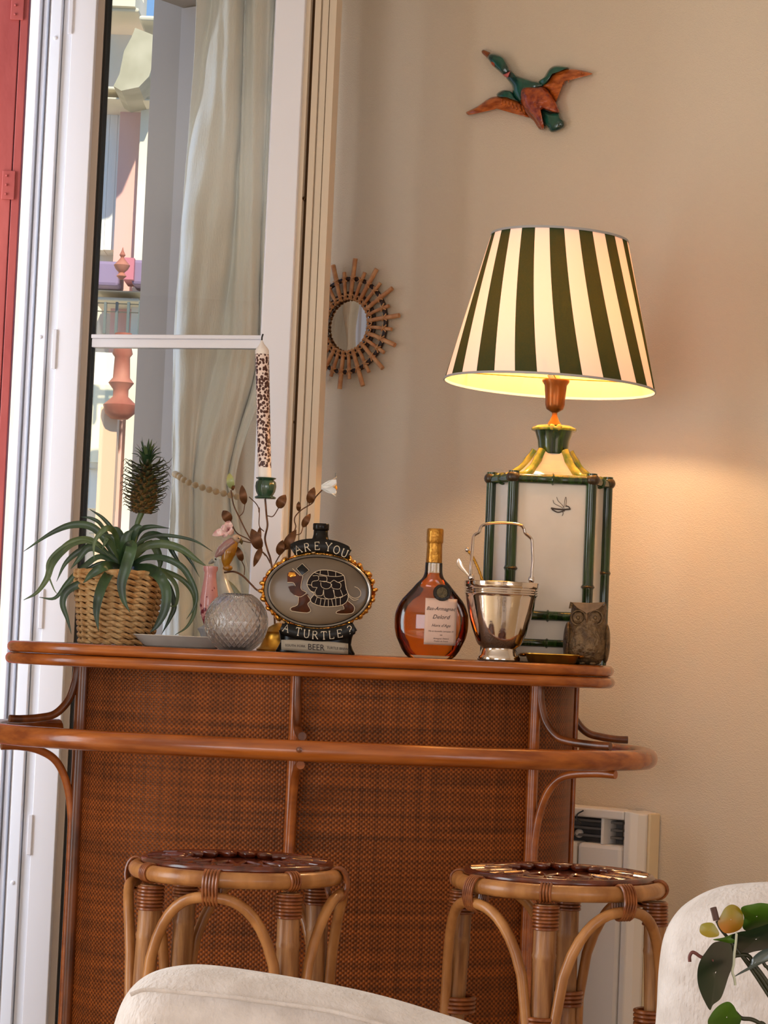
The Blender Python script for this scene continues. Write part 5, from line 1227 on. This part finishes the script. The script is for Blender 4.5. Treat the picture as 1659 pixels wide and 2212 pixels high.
# right end: chamfered cap
rows = []
for z in (zb_, zt_):
    rows.append([PW + A * (S1 + a_) + NR * o_ + UZ * (z - dz_ * (z == zt_)) for a_, o_, dz_ in ((.001, .005, 0), (.001, D, 0), (.016, D, .0), (.030, D - .014, .004), (.038, D - .036, .006), (.038, .005, .004))])
b = MB(); b.grid(rows, closed=True, caps=True); b.build('end_cap', M_RW, rad_, smooth=False, bevel=.003)
b = MB(); b.box(PW + A * (S1 + .042) + NR * .028 + UZ * ((zb_ + zt_) / 2 - .002), (.008, .046, zt_ - zb_ - .004), (A, NR, UZ)); b.build('side_plate', M_RWW, rad_, smooth=False, bevel=.003)  # warm plate colour paints the lamp light on the radiator's side
kk = onwall(1251, 1800, .05); b = MB(); b.ell(kk, (.011, .011, .011), 14, 10); b.build('knob', M_RW, rad_)
b = MB(); b.tube(spline([onwall(*q, D + .004) for q in ((1260, 1751), (1248, 1758), (1246, 1766), (1250, 1774), (1256, 1780))], 4), .0018, 7); o = b.build('hair_wire', mat('black_wire', '#1c1814', .5)); tag(o, 'short curved black wire hanging over the radiator top', 'wire')

# ================================================================ CREAM ARMCHAIRS
def boucle():
    m = mat('cream_boucle', '#c9bfb9', .9, col2='#dad2ce', nscale=24, sheen=.5); t = m.node_tree; N = t.nodes; L = t.links; p = N['Principled BSDF']
    c = N.new('ShaderNodeTexCoord'); mp = N.new('ShaderNodeMapping'); mp.inputs['Scale'].default_value = (1, 1, .55); n = N.new('ShaderNodeTexNoise'); n.inputs['Scale'].default_value = 190; n.inputs['Detail'].default_value = 4
    n2 = N.new('ShaderNodeTexNoise'); n2.inputs['Scale'].default_value = 100; L.new(c.outputs['Object'], mp.inputs[0]); L.new(mp.outputs[0], n.inputs['Vector']); L.new(mp.outputs[0], n2.inputs['Vector'])
    a = N.new('ShaderNodeMath'); L.new(n.outputs['Fac'], a.inputs[0]); L.new(n2.outputs['Fac'], a.inputs[1])
    b = N.new('ShaderNodeBump'); b.inputs['Strength'].default_value = .6; b.inputs['Distance'].default_value = .004; L.new(a.outputs[0], b.inputs['Height']); L.new(b.outputs[0], p.inputs['Normal']); return m
M_BOU = boucle()
def pillow(outline, thick, Rr, yaw=0.0, pivot=None, curve=0.0):
    """outline: closed list of points in a vertical plane facing the camera; returns rounded slab"""
    n = len(outline); P = [Vector(p) for p in outline]; c = sum(P, Vector()) / n
    N_ = []
    for i in range(n):
        t = (P[(i + 1) % n] - P[i - 1]); q = Vector((t.z, 0, -t.x)).normalized()
        if q.dot(P[i] - c) < 0: q = -q
        N_.append(q)
    rows = []
    def ring(ins, dy): return [P[i] - N_[i] * ins + Vector((0, dy, 0)) for i in range(n)]
    K = 9
    for j in range(K + 1):
        w = -PI / 2 + PI * j / K; rows.append(ring(Rr * (1 - math.cos(w)), thick / 2 * math.sin(w)))
    # close the faces with shrinking rings bulging a little
    def face(r0, sgn):
        out = []
        for f, bu in ((.75, .010), (.5, .018), (.25, .022), (.02, .024)):
            out.append([c.lerp(q, f) * 1 + Vector((0, 0, 0)) for q in r0]); 
            for q in out[-1]: q.y = r0[0].y + sgn * bu
        return out
    rows = face(rows[0], -1)[::-1] + rows + face(rows[-1], 1)
    b = MB(); b.grid(rows, closed=True, caps=True)
    if curve or yaw:
        pv = pivot or c; M_ = Matrix.Rotation(yaw, 3, 'Z')
        for v in b.v:
            v.y += curve * (v.x - pv.x) ** 2; q = M_ @ (v - pv); v.xyz = pv + q
    return b
def chair(name_lbl, outl_px, Yc, thick, seatc, front=1, Rr=.07):
    out = spline([at(x, y, Yc) for x, y in outl_px], 5, closed=True)
    for q in out: q.y = Yc
    cx = sum(q.x for q in out) / len(out)
    ch = thing('armchair', (seatc[0], seatc[1], 0), name_lbl, 'armchair', 'cream armchairs in the foreground')
    pillow(out, thick, Rr).build('backrest', M_BOU, ch)
    return ch, out
CH1 = 3.05
o1 = [(238, 2240), (262, 2165), (290, 2125), (335, 2098), (400, 2085), (470, 2087), (600, 2106), (720, 2128), (830, 2153), (940, 2186), (1040, 2222), (1120, 2290), (1150, 2420), (1130, 2700), (900, 2830), (500, 2830), (240, 2750), (205, 2500), (212, 2350)]
c1x = at(650, 2200, CH1).x
ch1, ol1 = chair('cream boucle armchair back rising at bottom left before the left stool', o1, CH1, .15, (c1x, CH1 - .25), Rr=.075)
b = MB()
sp1 = spline([at(x, y, CH1 - .067) for x, y in ((282, 2148), (312, 2138), (365, 2141), (480, 2152), (600, 2168), (700, 2182), (760, 2196), (860, 2225), (960, 2262))], 6)
b.tube(sp1, .0028, 8); b.build('seam', M_BOU, ch1)
b = MB(); b.box((c1x, CH1 - .33, .33), (.50, .50, .16)); b.build('seat', M_BOU, ch1, bevel=.05)
for sx_, sy__ in ((-1, -1), (1, -1), (-1, 1), (1, 1)):
    b = MB(); b.tube([Vector((c1x + sx_ * .20, CH1 - .33 + sy__ * .2, .27)), Vector((c1x + sx_ * .22, CH1 - .33 + sy__ * .22, .0))], [.018, .012], 12); b.build('leg', CANE_DK, ch1)
CH2 = 3.35
o2 = [(1412, 2300), (1419, 2180), (1424, 2090), (1436, 2020), (1466, 1968), (1510, 1935), (1560, 1915), (1610, 1908), (1680, 1905), (1800, 1912), (1900, 1950), (1970, 2040), (2000, 2200), (2000, 2500), (1940, 2640), (1700, 2680), (1480, 2640), (1420, 2500)]
c2x = at(1700, 2200, CH2).x
ch2, ol2 = chair('cream boucle armchair back at the bottom right, behind the potted anthurium', o2, CH2, .15, (c2x, CH2 - .3), Rr=.075)
b = MB(); b.box((c2x, CH2 + .33, .33), (.50, .50, .16)); b.build('seat', M_BOU, ch2, bevel=.05)
for sx_, sy__ in ((-1, -1), (1, -1), (-1, 1), (1, 1)):
    b = MB(); b.tube([Vector((c2x + sx_ * .20, CH2 + .33 + sy__ * .2, .27)), Vector((c2x + sx_ * .22, CH2 + .33 + sy__ * .22, .0))], [.018, .012], 12); b.build('leg', CANE_DK, ch2)

# ================================================================ ANTHURIUM
AY = 2.55; sa = AY / F
def az(zx, zy, d=0.0): return at(1400 + zx / 6.405, 1880 + zy / 6.405, AY + d)
ac = az(2600, 3600); ac = Vector((ac.x, AY, 0))
an = thing('anthurium_plant', ac, 'anthurium with dark heart-shaped leaves and yellow-green flowers in the right foreground', 'plant')
M_AD = mat('anthurium_dark', '#0c170b', .42, col2='#182a13', nscale=8, spec=.25); M_AG = mat('anthurium_green', '#2e4a0e', .42, col2='#466516', nscale=8, spec=.3)
M_AY_ = mat('anthurium_spathe', '#7d7a10', .35, col2='#a8641a', nscale=12, contrast=(.4, .62)); M_AY2 = mat('anthurium_spathe_green', '#7f8420', .35, col2='#9a7a28', nscale=9)
def apoly(pts, m, name, bulge=.006, par=None, tilt_=(0, 0)):
    P = spline([Vector((x, y, 0)) for x, y in pts], 5, closed=True); c = sum(P, Vector()) / len(P); rows = []
    for f, bl_ in ((1, 0), (.8, .35), (.6, .62), (.4, .82), (.2, .95), (.03, 1)):
        rows.append([az(c.x + (p.x - c.x) * f, c.y + (p.y - c.y) * f, -bulge * bl_ + tilt_[0] * (c.x + (p.x - c.x) * f - c.x) * 1e-4 + tilt_[1] * (c.y + (p.y - c.y) * f - c.y) * 1e-4) for p in P])
    b = MB(); b.grid(rows + [[q + Vector((0, .0014, 0)) for q in r] for r in rows[::-1]], closed=True, caps=False)
    return b.build(name, m, par or an)
lf = [([(1010, 980), (900, 1010), (800, 1130), (720, 1260), (685, 1400), (690, 1560), (730, 1700), (800, 1850), (858, 1935), (900, 1860), (1000, 1780), (1060, 1640), (1110, 1480), (1180, 1300), (1210, 1150), (1160, 1030), (1090, 975)], M_AD, .006, (2, -1)),
      ([(1150, 930), (1250, 860), (1400, 830), (1560, 780), (1700, 740), (1900, 760), (1900, 1000), (1700, 1080), (1450, 1130), (1250, 1200), (1190, 1190)], M_AD, .012, (0, 2)),
      ([(1290, 520), (1450, 470), (1600, 455), (1800, 520), (1800, 720), (1560, 800), (1380, 840), (1310, 790), (1330, 650)], M_AG, .01, (0, 1)),
      ([(900, 960), (1050, 930), (1200, 880), (1240, 960), (1150, 1010), (1020, 985)], M_AG, .004, (0, 0)),
      ([(1190, 1475), (1290, 1400), (1400, 1330), (1460, 1200), (1600, 1100), (1800, 1060), (1800, 1200), (1600, 1280), (1440, 1360), (1290, 1430)], mat('anthurium_grey', '#39423c', .3, col2='#5e6660', nscale=6, coat=.4), .004, (0, 0)),
      ([(830, 2130), (870, 2000), (960, 1890), (1060, 1830), (1130, 1825), (1190, 1880), (1240, 1980), (1290, 2040), (1270, 2130), (1200, 2300), (950, 2350)], M_AG, .010, (0, 1))]
for i, (pts, m, bu, tl) in enumerate(lf): apoly(pts, m, 'leaf', bu, None, tl)
apoly([(965, 720), (1010, 620), (1070, 520), (1160, 475), (1250, 510), (1310, 600), (1320, 720), (1280, 810), (1180, 860), (1070, 870), (1000, 810)], M_AY_, 'spathe', .0018)
apoly([(715, 810), (740, 750), (820, 725), (900, 735), (950, 800), (985, 870), (960, 915), (850, 930), (760, 900), (720, 860)], M_AY2, 'spathe', .0015)
def atube(pts, r, m, name, d=.01): b = MB(); b.tube(spline([az(x, y, d) for x, y in pts], 5), r if isinstance(r, float) else list(r), 8); return b.build(name, m, an)
M_AST = mat('anthurium_stem', '#2c2a14', .5); 
atube([(900, 515), (920, 590), (945, 690)], .0034, mat('spadix', '#4a3028', .6), 'spadix', -.004)
atube([(950, 700), (1010, 820), (1130, 970), (1500, 1480), (2200, 2600), (2600, 3400)], .0017, M_AST, 'stem')
atube([(1190, 1180), (1380, 1180), (1480, 1320), (1659, 1560), (2300, 2500), (2600, 3400)], .0022, M_AST, 'stem')
atube([(1310, 1190), (1480, 1380), (1659, 1640), (2250, 2600), (2600, 3400)], .0020, M_AST, 'stem')
atube([(1560, 1200), (1620, 1320), (1720, 1450), (2350, 2500), (2620, 3400)], .0018, M_AST, 'stem')
atube([(1200, 1960), (1290, 2045), (1420, 2060), (1530, 2110), (1700, 2250), (2500, 3400)], .0022, M_AST, 'stem')
atube([(1225, 860), (1215, 1000), (1195, 1150), (1185, 1300), (1165, 1400), (1195, 1500), (1205, 1590)], .0013, mat('dry_spathe', '#a8a890', .6), 'aerial_root', -.016)
atube([(575, 1265), (575, 1190), (610, 1135), (660, 1150), (735, 1200), (900, 1260)], .0018, mat('dry_stem', '#6a3a34', .6), 'dry_stalk', .004)
pot_top = az(2600, 3400).z
b = MB(); b.lathe([(.10, 0), (.12, .02), (.15, pot_top * .9), (.155, pot_top), (.14, pot_top), (.13, pot_top * .93), (.01, pot_top * .93)], ac, 40); b.build('pot', mat('terracotta_pot', '#8a8078', .7), an)
